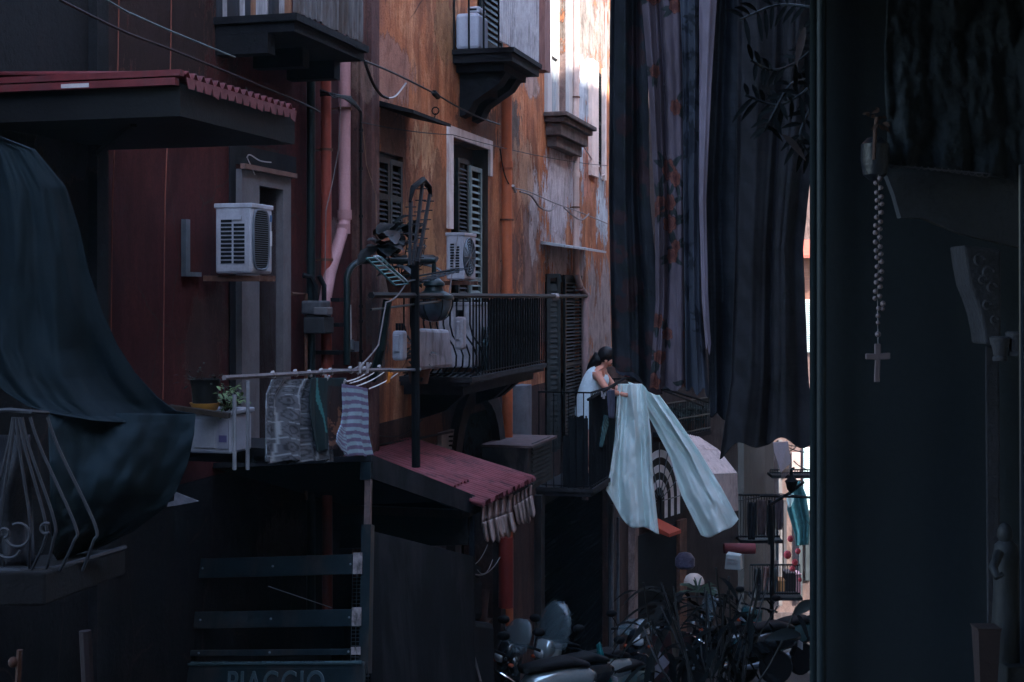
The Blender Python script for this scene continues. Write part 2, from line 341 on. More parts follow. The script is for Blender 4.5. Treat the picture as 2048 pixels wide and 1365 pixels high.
# ---- ochre house openings
hw1 = hole(752, 806, 300, 470, 752)          # shuttered window under little canopy
hw2 = hole(902, 976, 274, 762, 902)          # balcony door white surround
hw3 = hole(1094, 1131, -160, 228, 1094)      # tall white window
hw4 = hole(1090, 1163, 548, 900, 1090)       # balcony door by woman
hw5 = hole(955, 1000, -300, 85, 955)         # upper balcony door
hw6 = hole(1190, 1203, 140, 330, 1190)
zsplit = Z(950, 800)
holes = [hw1, hw2, hw3, hw4, hw5, hw6]
part('wall', panels(MB(), T(738), T(1322), zsplit, ZT, -.35, 0, holes), orange, OH)
h_arch = hole(905, 985, 838, 1300, 905); h_shop = hole(1075, 1215, 1010, 1500, 1075)
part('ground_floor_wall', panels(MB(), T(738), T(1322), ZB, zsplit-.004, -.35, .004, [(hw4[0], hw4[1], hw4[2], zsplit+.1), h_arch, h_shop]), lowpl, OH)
for h in holes+[h_arch]: b = MB(); backing(b, h); part('dark_room', b, G['cavity'], OH)
def louvre(mb, p, hd, wd, z0, z1, pitch=.045, th=.035, tilt=.6, thick=.008):
    """shutter leaf: p base corner, hd horizontal unit, wd width, normal = out"""
    out = Vector((hd.y, -hd.x, 0)); p = Vector((p[0], p[1], z0)); H = z1-z0; f = .05
    mb.obox(p, hd*f, out*th, Vector((0, 0, H))); mb.obox(p+hd*(wd-f), hd*f, out*th, Vector((0, 0, H)))
    for zz in (0, H*.45, H-f): mb.obox(p+hd*f+Vector((0, 0, zz)), hd*(wd-2*f), out*th, Vector((0, 0, f)))
    n = int((H-.1)/pitch)
    for i in range(n):
        zz = .06+i*pitch; q = p+hd*f+Vector((0, 0, zz))
        mb.add([q, q+hd*(wd-2*f), q+hd*(wd-2*f)+out*th*.9+Vector((0, 0, -pitch*tilt)), q+out*th*.9+Vector((0, 0, -pitch*tilt)),
                q+Vector((0, 0, thick)), q+hd*(wd-2*f)+Vector((0, 0, thick)), q+hd*(wd-2*f)+out*th*.9+Vector((0, 0, thick-pitch*tilt)), q+out*th*.9+Vector((0, 0, thick-pitch*tilt))],
               [(3, 2, 1, 0), (4, 5, 6, 7), (0, 1, 5, 4), (1, 2, 6, 5), (2, 3, 7, 6), (3, 0, 4, 7)])
# window 1 shutters (half open) and canopy
wN = part('window', MB().wbox(hw1[0]-.0, hw1[0]+.05, -.12, -.05, hw1[2], hw1[3]).wbox(hw1[1]-.05, hw1[1], -.12, -.05, hw1[2], hw1[3]).wbox(hw1[0]+.05, hw1[1]-.05, -.12, -.05, hw1[3]-.05, hw1[3]), G['shutter'], OH, label='shuttered window under a small dark canopy')
b = MB(); m_ = (hw1[0]+hw1[1])/2
louvre(b, L(hw1[0]+.02, -.03, 0), DV, m_-hw1[0]-.03, hw1[2]+.02, hw1[3]-.05); part('shutter', b, G['shutter'], wN)
b = MB(); louvre(b, L(m_+.01, -.03, 0), DV, hw1[1]-m_-.03, hw1[2]+.02, hw1[3]-.05); part('shutter', b, M('faded_shutter', (.045, .06, .065), .4, 8, .6, .2), wN)
zc = W(742, 196, .02).z
b = MB(); b.prism([L(T(738)+.01, .005, zc), L(T(738)+.01, .42, zc-.12), L(T(738)+.01, .42, zc-.15), L(T(738)+.01, .005, zc-.05)], DV*(T(858, .2)-T(738)))
part('canopy', b, G['concrete'], OH, label='thin dark canopy over the shuttered window')
# window 2 : white surround
wsur = M('dirty_white_surround', (.56, .50, .49), .12, 5, .75, .2, dirt=(.26, .15, .11), dirt_amt=.5)
t0, t1, z0, z1 = hw2; zt = Z(898, 252)
zm = Z(898, 458)
b = MB(); b.wbox(T(898, .03), t0, .002, .03, zm, zt); b.wbox(t0, t1+.0, .002, .03, z1, zt); b.wbox(t1, T(986, .03), .002, .03, Z(986, 355), zt)
D2 = part('balcony_door', b, wsur, OH, label='tall shuttered balcony door with a white surround')
b = MB(); b.wbox(t0, t0+.14, -.25, -.18, z0, z1-.01); b.wbox(t1-.12, t1, -.25, -.18, z0, z1-.01); b.wbox(t0+.14, t1-.12, -.25, -.18, z1-.45, z1-.01)
part('door_frame', b, G['wood'], D2)
hdv = (DV*.75+NV*.66).normalized()
b = MB(); b.wbox(t1-.012, t1-.001, -.34, .001, z0, z1); b.wbox(t0, t1-.013, -.34, -.30, z1-.5, z1-.001); b.wbox(t0+.001, t0+.012, -.34, .0, z0, z1); part('reveal', b, G['wood'], D2)
b = MB(); ta_ = T(921); tb_ = T(942); zt_ = Z(930, 318); louvre(b, L(ta_, -.06, 0), DV, tb_-ta_, z0, zt_); part('shutter', b, G['shutter'], D2)
b = MB(); louvre(b, L(tb_+.04, -.05, 0), DV, T(967)-tb_-.04, z0, zt_-.05, pitch=.075, tilt=.35); part('shutter', b, G['slatlit'], D2, label='louvred leaf with light painted into its pale colour')  # paler copy of the shutter, light on this leaf put into the colour
# tall window 3 : white frames + sill on corbel
wh = M('bright_white_window_paint', (.36, .35, .36), .06, 5, .5, .05, dirt=(.5, .42, .38), dirt_amt=.3)
t0, t1, z0, z1 = hw3
b = MB(); b.wbox(t0-.16, t0, .002, .05, z0, z1); b.wbox(t1, t1+.30, .002, .05, z0, z1)
W3 = part('window', b, wh, OH, label='tall white window on a stone sill')
b = MB()
for (a, e) in ((t0, (t0+t1)/2), ((t0+t1)/2+.004, t1)):
    b.wbox(a, a+.09, -.16, -.09, z0, z1); b.wbox(e-.09, e, -.16, -.09, z0, z1)
    for q in (z0, z0+.9, z0+2.0, z1-.1): b.wbox(a+.09, e-.09, -.16, -.09, q, q+.1)
part('casement', b, wh, W3)
part('pane', MB().wbox(t0+.08, t1-.08, -.135, -.125, z0, z1), M('window_glass', (.25, .3, .34), .05, 2, .08, 0, spec=.6), W3)
b = MB(); ta = T(1086); tb = T(1150); zs = Z(1094, 228)
b.wbox(ta, tb, .003, .33, zs-.06, zs); b.wbox(ta+.05, tb-.05, .003, .28, zs-.13, zs-.06); b.wbox(ta+.12, tb-.12, .003, .22, zs-.30, zs-.13); b.wbox(ta+.2, tb-.2, .003, .15, zs-.45, zs-.30)
part('window_sill', b, M('grimy_sill_stone', (.10, .075, .07), .5, 8, .9, .5, dirt=(.03, .025, .025)), W3, bevel=.012)
# window 6 edge (dark shutter with pale jamb)
t0, t1, z0, z1 = hw6
w6 = part('window', MB().wbox(t0-.5, t0, .002, .06, z0-.2, z1+.1).wbox(t1, t1+.12, .002, .06, z0-.2, z1+.1), M('pale_pink_jamb', (.6, .48, .44), .15, 6, .8, .2), OH)
b = MB(); louvre(b, L(t0+.02, -.03, 0), DV, t1-t0-.04, z0, z1); part('shutter', b, G['shutter'], w6)
# door 4
t0, t1, z0, z1 = hw4
b = MB(); b.wbox(t0, t0+.10, -.2, -.1, z0, z1); b.wbox(t1-.1, t1, -.2, -.1, z0, z1); b.wbox(t0+.1, t1-.1, -.2, -.1, z1-.1, z1)
D4 = part('balcony_door', b, G['wood'], OH, label='open louvred balcony door beside the woman')
b = MB(); louvre(b, L(t0+.02, .01, 0), (NV*.80+DV*.60).normalized(), .20, z0, z1, pitch=.07, tilt=1.3); part('shutter', b, M('grey_green_louvre', (.045, .055, .057), .3, 9, .6, .2), D4, label='louvred leaf swung out')
b = MB(); louvre(b, L(T(1126), .0, 0), DV, T(1160)-T(1126), z0, z1, pitch=.05, tilt=.4); part('shutter', b, G['shutter'], D4)
b = MB()
for i in range(4): tt = T(1106)+i*.11; b.tube([L(tt, -.02-.02*(i % 2), z0), L(tt, -.02-.02*(i % 2), z1-.30)], .045, 8)
part('curtain', b, M('pale_curtain', (.30, .35, .36), .15, 6, .85, .1), D4, smooth=True)
zc = W(1090, 488, .2).z
b = MB(); b.prism([L(t0-.25, .004, zc+.06), L(t0-.25, .34, zc), L(t0-.25, .34, zc-.03), L(t0-.25, .004, zc+.02)], DV*(t1-t0+.45)); part('canopy', b, M('pale_zinc', (.32, .34, .36), .2, 8, .6, .2, dirt=(.1, .09, .09)), OH, label='thin pale sheet canopy above the open balcony door')
# upper balcony B
oB = .66; tB0 = T(905); zBt = W(1010, 90, oB).z; tB1 = T(1078, oB)
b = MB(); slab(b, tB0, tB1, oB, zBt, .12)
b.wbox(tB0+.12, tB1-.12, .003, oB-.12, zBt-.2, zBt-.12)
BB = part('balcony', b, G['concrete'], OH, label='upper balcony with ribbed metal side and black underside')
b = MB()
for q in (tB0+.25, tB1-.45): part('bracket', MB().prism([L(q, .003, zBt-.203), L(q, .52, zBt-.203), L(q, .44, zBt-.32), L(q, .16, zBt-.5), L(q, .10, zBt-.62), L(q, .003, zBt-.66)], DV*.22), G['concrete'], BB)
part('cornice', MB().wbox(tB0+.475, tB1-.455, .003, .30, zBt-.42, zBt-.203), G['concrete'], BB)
b = MB(); ribs(b, L(T(1003, oB), oB-.02, 0), DV, tB1-T(1003, oB)-.02, zBt+.02, zBt+1.15, .085, .025, out=NV)
part('side_slats', b, M('pale_ribbed_metal', (.34, .34, .37), .25, 9, .5, .2, dirt=(.08, .075, .08)), BB, solid=.004)
b = MB()
for i in range(4): o0 = .01+oB*i/4; b.wbox(tB0-.01, tB0+.01, o0, o0+.016, zBt+.02, zBt+1.1)
b.wbox(tB0-.012, tB0+.012, .01, oB, zBt+1.08, zBt+1.11); part('railing', b, G['black'], BB)
b = MB(); b.wbox(T(984), T(996), .2, oB-.02, zBt+.02, zBt+1.2); part('side_board', b, M('pinkish_old_board', (.22, .12, .11), .4, 8, .8, .4, stretch=(5, 5, .5)), BB)
b = MB(); louvre(b, L(hw5[0]+.02, .01, 0), DV, hw5[1]-hw5[0]-.04, hw5[2], hw5[3], pitch=.07, tilt=1.); part('shutter', b, G['shutter'], OH)
# balcony C (middle, belly railing)
def railing(parent, t0, t1, O, z0, z1, mat, pitch=.105, belly=0., near=True, far=True, rb=.009, bmat=None):
    b = MB()
    for zz, rr in ((z1, .02), (z0+.05, .012)):
        pts = ([L(t0, .03, zz)] if near else [])+[L(t0, O, zz), L(t1, O, zz)]+([L(t1, .03, zz)] if far else [])
        for a, e in zip(pts, pts[1:]): b.bar(a, e, rr*1.6, rr)
    rail = part('railing', b, mat, parent)
    b = MB()
    def one(t, o, dr):
        if belly:
            pr = [(0, 0), (.35, .0), (.48, -.2), (.60, -.75), (.72, -1.), (.84, -.95), (.93, -.55), (.97, 0)]
            b.tube([L(t, o, z1-(z1-z0)*u)+dr*(-k*belly) for u, k in pr], rb, 5)
        else: b.tube([L(t, o, z0), L(t, o, z1)], rb, 5)
    if near:
        n = max(2, int((O-.05)/(pitch*.62 if belly else pitch)))
        for i in range(n+1): one(t0, .04+(O-.04)*i/n, NV*1.)
    n = int((t1-t0)/pitch)
    for i in range(1, n+1): one(t0+(t1-t0)*i/n, O, NV if False else NV*0.)
    if far:
        n = max(2, int((O-.05)/pitch))
        for i in range(n): one(t1, .04+(O-.04)*i/n, DV*.0)
    part('bars', b, bmat or mat, rail)
    return rail
oC = .70; tC0 = T(800); tC1 = T(1088, oC); zCf = W(925, 762, oC).z; zCr = Z(925, 591, oC)
b = MB(); slab(b, tC0, tC1, oC, zCf, .07); b.wbox(tC0+.1, tC1-.1, .003, oC-.1, zCf-.16, zCf-.07)
BC = part('balcony', b, M('dark_balcony_slab', (.05, .05, .056), .4, 7, .85, .4, dirt=(.02, .02, .02)), OH, label='middle balcony with bellied black iron bars')
railing(BC, tC0, tC1, oC, zCf, zCr, G['black'], .10, belly=.13)
for q in (tC0+.5, tC0+2.2, tC1-.4): part('bracket', MB().prism([L(q, .005, zCf-.163), L(q, .5, zCf-.163), L(q, .3, zCf-.34), L(q, .005, zCf-.44)], DV*.16), G['concrete'], BC)
# second near bellied window guard left of it is the same style, low slab with pale edge
# balcony D (woman)
oD = .74; tD0 = T(1072); tD1 = T(1268, oD); zDf = W(1176, 985, oD).z; zDr = W(1176, 788, oD).z
b = MB(); slab(b, tD0, tD1, oD, zDf, .09)
BD = part('balcony', b, M('dark_balcony_slab_b', (.045, .045, .05), .4, 7, .85, .4), OH, label='balcony where the woman hangs her washing')
railing(BD, tD0, tD1, oD, zDf, zDr, G['black'], .095, rb=.008)
# grey blue column and arch on ground floor
b = MB(); b.tube([W(1030, 1000, -.02), W(1030, 770, -.02)], .21, 18); part('column', b, M('blue_grey_column', (.13, .145, .17), .3, 4, .7, .2, dirt=(.05, .05, .055)), OH, smooth='auto')
b = MB(); tc = (h_arch[0]+h_arch[1])/2; rw = (h_arch[1]-h_arch[0])/2; zz = h_arch[3]-rw*.7
for i in range(12):
    a0 = PI*i/12; a1 = PI*(i+1)/12
    def ap(a, r, o): return L(tc+math.cos(a)*r, o, zz+math.sin(a)*r*.9)
    b.box8([ap(a0, rw, .005), ap(a0, rw+.22, .005), ap(a0, rw+.22, .10), ap(a0, rw, .10), ap(a1, rw, .005), ap(a1, rw+.22, .005), ap(a1, rw+.22, .10), ap(a1, rw, .10)])
for s_ in (-1, 1): b.wbox(tc+s_*(rw+.11)-.11, tc+s_*(rw+.11)+.11, .005, .10, ZB, zz)
part('archway', b, M('dark_stone_arch', (.045, .04, .042), .4, 6, .85, .5), OH)
b = MB(); n = 44; t0, t1, z0, z1 = h_shop
for i in range(n): zz = z0+(z1-z0)*i/n; b.wbox(t0, t1, -.1, -.085, zz+.012, zz+(z1-z0)/n-.004); b.wbox(t0, t1, -.12, -.1, zz, zz+(z1-z0)/n)
part('roller_shutter', b, M('dark_blue_roller', (.010, .014, .018), .3, 5, .8, .1, spec=.0), OH)
b = MB(); b.wbox(t0-.2, t0, .006, .1, ZB, z1+.15); b.wbox(t1, t1+.2, .006, .1, ZB, z1+.15); b.wbox(t0, t1, .006, .1, z1, z1+.15); part('shop_frame', b, G['stone'], OH)
for (xa, xb, yb, cc, nm) in ((1256, 1279, 1030, (.34, .24, .22), 'pale_pink_pilaster'), (1290, 1316, 1060, (.26, .16, .145), 'dusty_pink_pilaster')):
    part('pilaster', MB().wbox(T(xa), T(xb), .006, .12, ZB, Z(xa, yb)), plaster(nm, [cc, tuple(v*.6 for v in cc), tuple(v*1.2 for v in cc)], []), OH, label='pink pilaster on the ground floor')
# unseen house wall added behind the viewpoint to cut light on near things
BHs = thing('rear_light_block', 'unseen plastered wall added behind the viewpoint to block light', 'building', Vector((0, -6, 0)))
part('wall', MB().box(-9, 9, -7, -6.2, -2, 8.5), greypl, BHs)
# ---- right side of the street (hidden behind the washing from here, but it shades the lane)
RW = 5.25
rg = plaster('right_side_plaster', [(.55, .48, .40), (.42, .36, .30), (.62, .56, .48)], [], streak=.2); rgd = plaster('right_side_dark_plaster', [(.06, .06, .06), (.04, .04, .045), (.08, .075, .07)], [])
tS = T(1086)-.42/.9*RW*1.02
RHs = thing('right_hand_houses', 'row of plastered houses closing the right side of the lane behind the shrine', 'building', L(6, RW, ground(10)))
zstep = 1.7+ (HY-165)/ (F/WY(1150)) + RW/.9/math.tan(PI/2-EL) if False else 0
hit = Z(1150, 150); run = RW/(SH.dot(NV)); zroof = hit+run*math.tan(EL)
part('wall', MB().wbox(-14, -7.501, RW, RW+4, ZB, 5.2), rgd, RHs)
part('wall', MB().wbox(-7.5, tS, RW, RW+4, ZB, zroof+1.1), rg, RHs)
part('wall', MB().wbox(tS+.002, 24, RW, RW+4, ZB, zroof), rg, RHs)
for i in range(6):
    for j in range(2): tt = 1.5+i*3.4; part('shutter', MB().wbox(tt, tt+1.0, RW-.03, RW-.002, 1+j*3.2, 3.2+j*3.2), G['shutter'], RHs)
# ================================================================== THINGS ON THE FACADES
def off3(p, t=0, o=0, z=0): return p+DV*t+NV*o+Vector((0, 0, z))
# ---- air conditioners
def aircon(t0, o0, z0, wt, do, h, label, fan=True, grille_m=None, group=None, roundfan=False):
    """box against the wall: width wt along the wall (fan side faces the street), depth do; side vents face the near end"""
    r = thing('air_conditioner', label, 'air conditioner', L(t0+wt/2, o0+do/2, z0), group)
    part('casing', MB().wbox(t0, t0+wt, o0, o0+do, z0, z0+h), G['white'], r, bevel=.018)
    part('lid', MB().wbox(t0-.006, t0+wt+.006, o0-.006, o0+do+.006, z0+h-.02, z0+h+.012), G['white'], r, bevel=.005)
    b = MB(); m_ = .05
    n = 11; cw = (do-.11)/2; ph = (h-.16)/n
    for i in range(n):
        for k in range(2):
            if i == n-1 and k == 1: continue
            a = o0+.045+k*(cw+.015); zz = z0+.07+i*ph; b.wbox(t0-.004, t0-.001, a, a+cw, zz, zz+ph*.66)
    part('vents', b, G['cavity'], r, label='rows of dark side slots')
    part('handle', MB().wbox(t0-.012, t0-.0045, o0+.05+cw, o0+.04+2*cw, z0+h-.10, z0+h-.07), G['white'], r)
    if fan:
        c = L(t0+wt*.40, o0+do+.002, z0+h*.5)
        if roundfan:
            b = MB()
            for q in range(1, 8): 
                rr = h*.42*q/7; b.tube([c+DV*math.cos(a)*rr+Vector((0, 0, math.sin(a)*rr))+NV*.006 for a in [2*PI*i/24 for i in range(25)]], .005, 4, cap=False)
            for q in range(6): a = PI*q/6; b.bar(c+DV*math.cos(a)*h*.42+Vector((0, 0, math.sin(a)*h*.42))+NV*.01, c-DV*math.cos(a)*h*.42-Vector((0, 0, math.sin(a)*h*.42))+NV*.01, .006, .006)
            part('fan_grille', b, G['steel'], r)
            part('fan_well', MB().lathe(c-NV*.003, [(h*.43, 0), (h*.43, .004)], 24, NV), G['cavity'], r)
        else:
            a_, bb = wt*.36, h*.44; pts = []
            for i in range(20):
                an = 2*PI*i/20; cx = abs(math.cos(an))**.45*math.copysign(1, math.cos(an)); sy = abs(math.sin(an))**.6*math.copysign(1, math.sin(an)); pts.append(c+DV*cx*a_+Vector((0, 0, sy*bb)))
            part('fan_well', MB().prism(pts, NV*.006), G['cavity'], r)
            b = MB(); b.tube([p+NV*.008 for p in pts]+[pts[0]+NV*.008], .008, 6)
            for i in range(26):
                zz = -bb*.9+1.8*bb*i/25; ww = a_*(1-abs(zz/bb)**3.2*.45); b.bar(c+DV*-ww*.93+Vector((0, 0, zz))+NV*.009, c+DV*ww*.93+Vector((0, 0, zz))+NV*.009, .004, .004)
            part('fan_grille', b, M('grey_grille', (.10, .11, .13), .2, 9, .5, .05), r)
            part('badge', MB().wbox(t0+wt*.86, t0+wt*.95, o0+do+.001, o0+do+.004, z0+h*.78, z0+h*.88), M('blue_badge', (.05, .12, .25), .1, 9, .5, 0), r)
            part('sticker', MB().wbox(t0+wt*.85, t0+wt*.96, o0+do+.001, o0+do+.003, z0+h*.42, z0+h*.64), M('grey_sticker', (.5, .5, .52), .1, 9, .6, 0), r)
    b = MB()
    for q in (.18, .82): b.wbox(t0+wt*q-.02, t0+wt*q+.02, .01, o0+do+.04, z0-.05, z0-.012); 
    b.wbox(t0+wt*.18+.02, t0+wt*.82-.02, o0+do*.85, o0+do*.85+.03, z0-.048, z0-.014)
    part('bracket', b, G['rust'], r)
    return r
a1t = T(430, .12); a1z = Z(430, 548, .12)
A1 = aircon(a1t, .12, a1z, T(545, .39)-a1t, .27, Z(430, 411, .12)-a1z, 'grey white air conditioner with dark oblong fan grille on the red wall', group='air conditioners on the facades')
part('side_bracket', MB().wbox(a1t-.26, a1t-.20, .005, .04, a1z-.02, a1z+.36).wbox(a1t-.2, a1t-.02, .005, .03, a1z-.02, a1z+.01), G['steel'], A1)
a2t = T(892, .25); a2z = Z(892, 560, .25)
aircon(a2t, .25, a2z, T(952, .44)-a2t, .19, Z(892, 468, .25)-a2z, 'white air conditioner with round spiral fan grille in front of the white framed balcony door', roundfan=True, group='air conditioners on the facades')
# condenser standing on balcony C
t0 = T(905, .3); z0 = zCf+.02
r = thing('air_conditioner', 'dirty white air conditioner standing on the middle balcony floor behind the bellied bars', 'air conditioner', L(t0+.3, .3, z0), 'air conditioners on the facades')
part('casing', MB().wbox(t0, t0+.75, .15, .5, z0+.05, z0+.68), G['wdirty'], r, bevel=.015); part('lid', MB().wbox(t0-.01, t0+.76, .14, .51, z0+.68, z0+.70), G['wdirty'], r)
for q in (.1, .65): part('foot', MB().wbox(t0+q, t0+q+.06, .16, .48, z0, z0+.05), G['rust'], r)
# plastic water tank on balcony B
t0 = tB0+.10; b = MB()
b.lathe(L(t0+.3, .30, zBt+.03), [(.19, 0), (.215, .03), (.22, .2), (.215, .38), (.19, .46), (.13, .50), (.12, .60), (.11, .62)], 14)
r = thing('gas_bottle', 'pale grey plastic covered gas bottle standing on the upper balcony corner', 'gas bottle', L(t0+.3, .3, zBt+.03))
part('body', MB().wbox(tB0+.04, tB0+.42, .02, .28, zBt+.03, zBt+.42), M('pale_grey_plastic', (.33, .34, .40), .12, 4, .5, .05), r, bevel=.035)
part('cap', MB().wbox(tB0+.10, tB0+.36, .13, .27, zBt+.425, zBt+.50), M('pale_grey_plastic_b', (.36, .37, .42), .1, 4, .5, .05), r, bevel=.02)
part('grip_slot', MB().wbox(tB0+.095, tB0+.099, .16, .24, zBt+.455, zBt+.475), G['cavity'], r)
# ---- drainpipes
def pipe(name, pts, r, mat, label, cat='drainpipe', joints=(), brackets=(), group=None):
    if not joints and not brackets: return single(name, MB().tube(pts, r, 12), mat, label, cat, group, smooth='auto')
    rr = r[-1] if isinstance(r, list) else r
    t = thing(name, label, cat, Vector(pts[0] if pts[0].z < pts[-1].z else pts[-1]), group)
    part('pipe', MB().tube(pts, r, 14), mat, t, smooth='auto')
    for j in joints: part('joint', MB().tube([j-Vector((0, 0, .04)), j+Vector((0, 0, .04))], rr*1.18, 14), mat, t, smooth='auto')
    for j in brackets: part('bracket', MB().tube([j-Vector((0, 0, .01)), j+Vector((0, 0, .01))], rr*1.25, 12).bar(j, j-NV*.14, .02, .015), G['rust'], t)
    return t
GP = 'drainpipes on the facades'
pinkp = M('pink_drainpipe', (.36, .19, .20), .1, 4, .5, .05, dirt=(.22, .11, .11), dirt_amt=.4)
redp = M('brick_red_drainpipe', (.28, .055, .038), .15, 5, .5, .1, dirt=(.09, .03, .025))
orp = M('burnt_orange_drainpipe', (.36, .10, .045), .15, 5, .5, .1, dirt=(.14, .05, .03))
crm = M('cream_drainpipe', (.50, .38, .35), .12, 5, .55, .1, dirt=(.28, .19, .17))
o = .12
pipe('drainpipe', [W(655, 1250, o), W(651, -80, o)], .043, redp, 'straight brick red drainpipe behind the leaning pink pipe', joints=[W(655, 720, o)], brackets=[W(653, 520, o), W(653, 300, o)], group=GP)
pipe('drainpipe', [W(643, 640, .16), W(660, 545, .15), W(688, 452, .13), W(689, 438, .12), W(689, 20, .12)], [.05, .05, .05, .052, .052], pinkp, 'pale pink drainpipe with an elbow and a slanting lower length', joints=[W(689, 430, .12), W(686, 458, .13)], brackets=[W(689, 218, .12)], group=GP)
pipe('drainpipe', [W(622, 1250, .07), W(622, 140, .07)], .035, G['dgreen'], 'thin black green drainpipe left of the brick red one', group=GP)
pipe('drainpipe', [W(205, 1200, .08), W(200, 228, .08)], .02, G['dgreen'], 'thin dark pipe in the corner of the grey and red houses', group=GP)
pipe('drainpipe', [W(1016, 1250, .08), W(1013, 180, .08)], .066, orp, 'thick burnt orange drainpipe on the ochre wall', joints=[W(1014, 585, .08), W(1013, 330, .08)], brackets=[W(1014, 440, .08)], group=GP)
pipe('drainpipe', [W(1160, 572, .09), W(1152, 545, .09), W(1152, -70, .09)], .048, crm, 'cream drainpipe running down beside the tall white window', joints=[W(1152, 350, .09), W(1152, 545, .09)], brackets=[W(1152, 195, .09), W(1152, 415, .09)], group=GP)
pipe('drainpipe', [W(1170, 1000, .10), W(1170, 640, .10), W(1172, 590, .10), W(1160, 575, .09)], .05, M('mauve_drainpipe', (.30, .21, .21), .12, 5, .55, .1, dirt=(.14, .1, .1)), 'mauve drainpipe behind the woman with a kinked top', joints=[W(1170, 690, .10), W(1172, 598, .1)], group=GP)
pipe('gas_pipe', [W(1142, 250, .05), W(1192, 333, .05), W(1198, 333, .05), W(1202, 352, .05), W(1209, 350, .05), W(1212, 330, .05), W(1211, 20, .05)], .012, crm, 'thin pale pipe bent under the far end of the ochre wall', 'pipe')
pipe('gas_pipe', [W(583, 588, .05), W(612, 588, .08), W(612, 1000, .08)], .014, G['rust'], 'thin rusty pipe running to the gas meter', 'pipe')
# brick band on corner pilaster, junction meter
r = thing('gas_meter', 'dark grey gas meter with bent pipes on the red wall beside the drainpipe', 'meter', W(630, 668, .1))
t0 = T(611, .1); z0 = Z(611, 668, .1)
part('body', MB().wbox(t0, t0+.20, .08, .26, z0, z0+.13).wbox(t0+.02, t0+.18, .09, .25, z0+.13, z0+.15), M('dark_meter_metal', (.05, .052, .058), .3, 9, .6, .2), r, bevel=.015)
part('dial', MB().wbox(t0-.01, t0+.10, .17, .29, z0+.15, z0+.21), M('meter_dial', (.12, .115, .12), .2, 9, .5, .1), r, bevel=.008)
part('top_box', MB().wbox(t0, t0+.2, .06, .23, z0+.153, z0+.26), M('dark_meter_metal_b', (.06, .062, .07), .3, 9, .6, .2), r, bevel=.015)
b = MB(); c = L(t0+.1, .14, z0+.26); b.tube([c, off3(c, 0, 0, .12), off3(c, -.02, -.03, .19), off3(c, -.06, -.08, .2)], .022, 8); b.tube([off3(c, .06, .05), off3(c, .06, .05, .12), off3(c, .03, .02, .2)], .02, 8)
part('pipes', b, G['black'], r, smooth='auto')
# white meter/electric box on the post
def arc(c, r, a0, a1, n, ex, ey): return [c+ex*math.cos(a0+(a1-a0)*i/n)*r+ey*math.sin(a0+(a1-a0)*i/n)*r for i in range(n+1)]
UP = Vector((0, 0, 1))
# ---- lamp bracket with lantern, post
oP = .95
def P(px, py, o_=oP): return W(px, py, o_)
LP = thing('street_lamp', 'dark green iron street lamp on a long swan neck bracket over the lane', 'street lamp', P(694, 720, .1))
scl = 1.0
bpts = [P(694, 730, .3), P(694, 560, .3)]+[P(694+34*(1-math.cos(a))*1.0, 560-38*math.sin(a), .3+.0*a) for a in [PI/2*i/6 for i in range(1, 7)]]+[P(800, 522, .55), P(868, 522, .75)]
part('bracket_arm', MB().tube(bpts, .028, 10), G['dgreen'], LP, smooth='auto')
for y_ in (600, 650, 705): part('clamp', MB().wbox(T(686, .3)-.03, T(686, .3)+.1, .06, .28, Z(694, y_, .3)-.015, Z(694, y_, .3)+.015), G['black'], LP)
part('conduit', MB().tube([P(700, 610, .3), P(701, 680, .3)], .01, 6), G['wcable'], LP)
c = P(868, 600, .75); s_ = WY(868, .75)/F
b = MB(); b.lathe(c, [(40*s_, 0), (41*s_, 2*s_), (38*s_, 9*s_), (20*s_, 18*s_), (17*s_, 26*s_), (22*s_, 29*s_), (21*s_, 34*s_), (12*s_, 42*s_), (5*s_, 46*s_), (4*s_, 78*s_)], 24); part('lamp_hood', b, G['dgreen'], LP, smooth='auto')
b = MB(); b.lathe(c, [(6*s_, -44*s_), (18*s_, -41*s_), (29*s_, -31*s_), (36*s_, -14*s_), (37*s_, -1*s_)], 24); part('glass_bowl', b, M('smoky_lamp_glass', (.06, .08, .10), .1, 3, .15, 0, spec=.6), LP, smooth='auto')
b = MB()
for i in range(6): a = 2*PI*i/6; b.tube([c+Vector((math.cos(a)*rr*s_, math.sin(a)*rr*s_, hh*s_)) for rr, hh in ((38, 0), (37, -14), (30, -31), (18, -42))], .005, 4)
part('bowl_ribs', b, G['dgreen'], LP)
# post carrying aerials
PO = thing('aerial_mast', 'black mast standing in front of the middle balcony carrying television aerials', 'mast', P(832, 940, .85))
part('pole', MB().tube([P(832, 935, .85), P(830, 525, .85), P(838, 500, .85)], .035, 8), G['black'], PO)
part('cross_arm', MB().tube([P(742, 591, .85), P(1172, 593, .85)], .026, 6), G['cable'], PO)
part('cross_arm', MB().tube([P(742, 620, .85), P(905, 600, .85)], .010, 6), G['dgreen'], PO)
part('cross_arm', MB().tube([P(640, 742, .85), P(840, 740, .85)], .014, 6), G['steel'], PO)
part('stay', MB().tube([P(775, 600, .85), P(762, 700, .8), P(745, 760, .7)], .035, 8), G['dgreen'], PO)
part('stay', MB().tube([P(916, 470, .85), P(898, 590, .85)], .006, 5), G['wire'], PO)
def ladder(root, name, p0, p1, p2, n, mat, rb=.008, rr=.006, cross=1.0):
    """aerial: two rails p0->p1 offset by vector p2, n rungs"""
    b = MB(); v = p2; b.tube([p0, p1], rb, 5); b.tube([p0+v, p1+v], rb, 5)
    for i in range(n): u = i/(n-1); q = p0.lerp(p1, u); b.tube([q-v*(cross-1)/2, q+v*(1+(cross-1)/2)], rr, 4)
    return part(name, b, mat, root)
A_ = thing('aerial', 'teal ladder shaped television aerial panel left of the mast', 'aerial', P(812, 568, .85), 'television aerials on the mast')
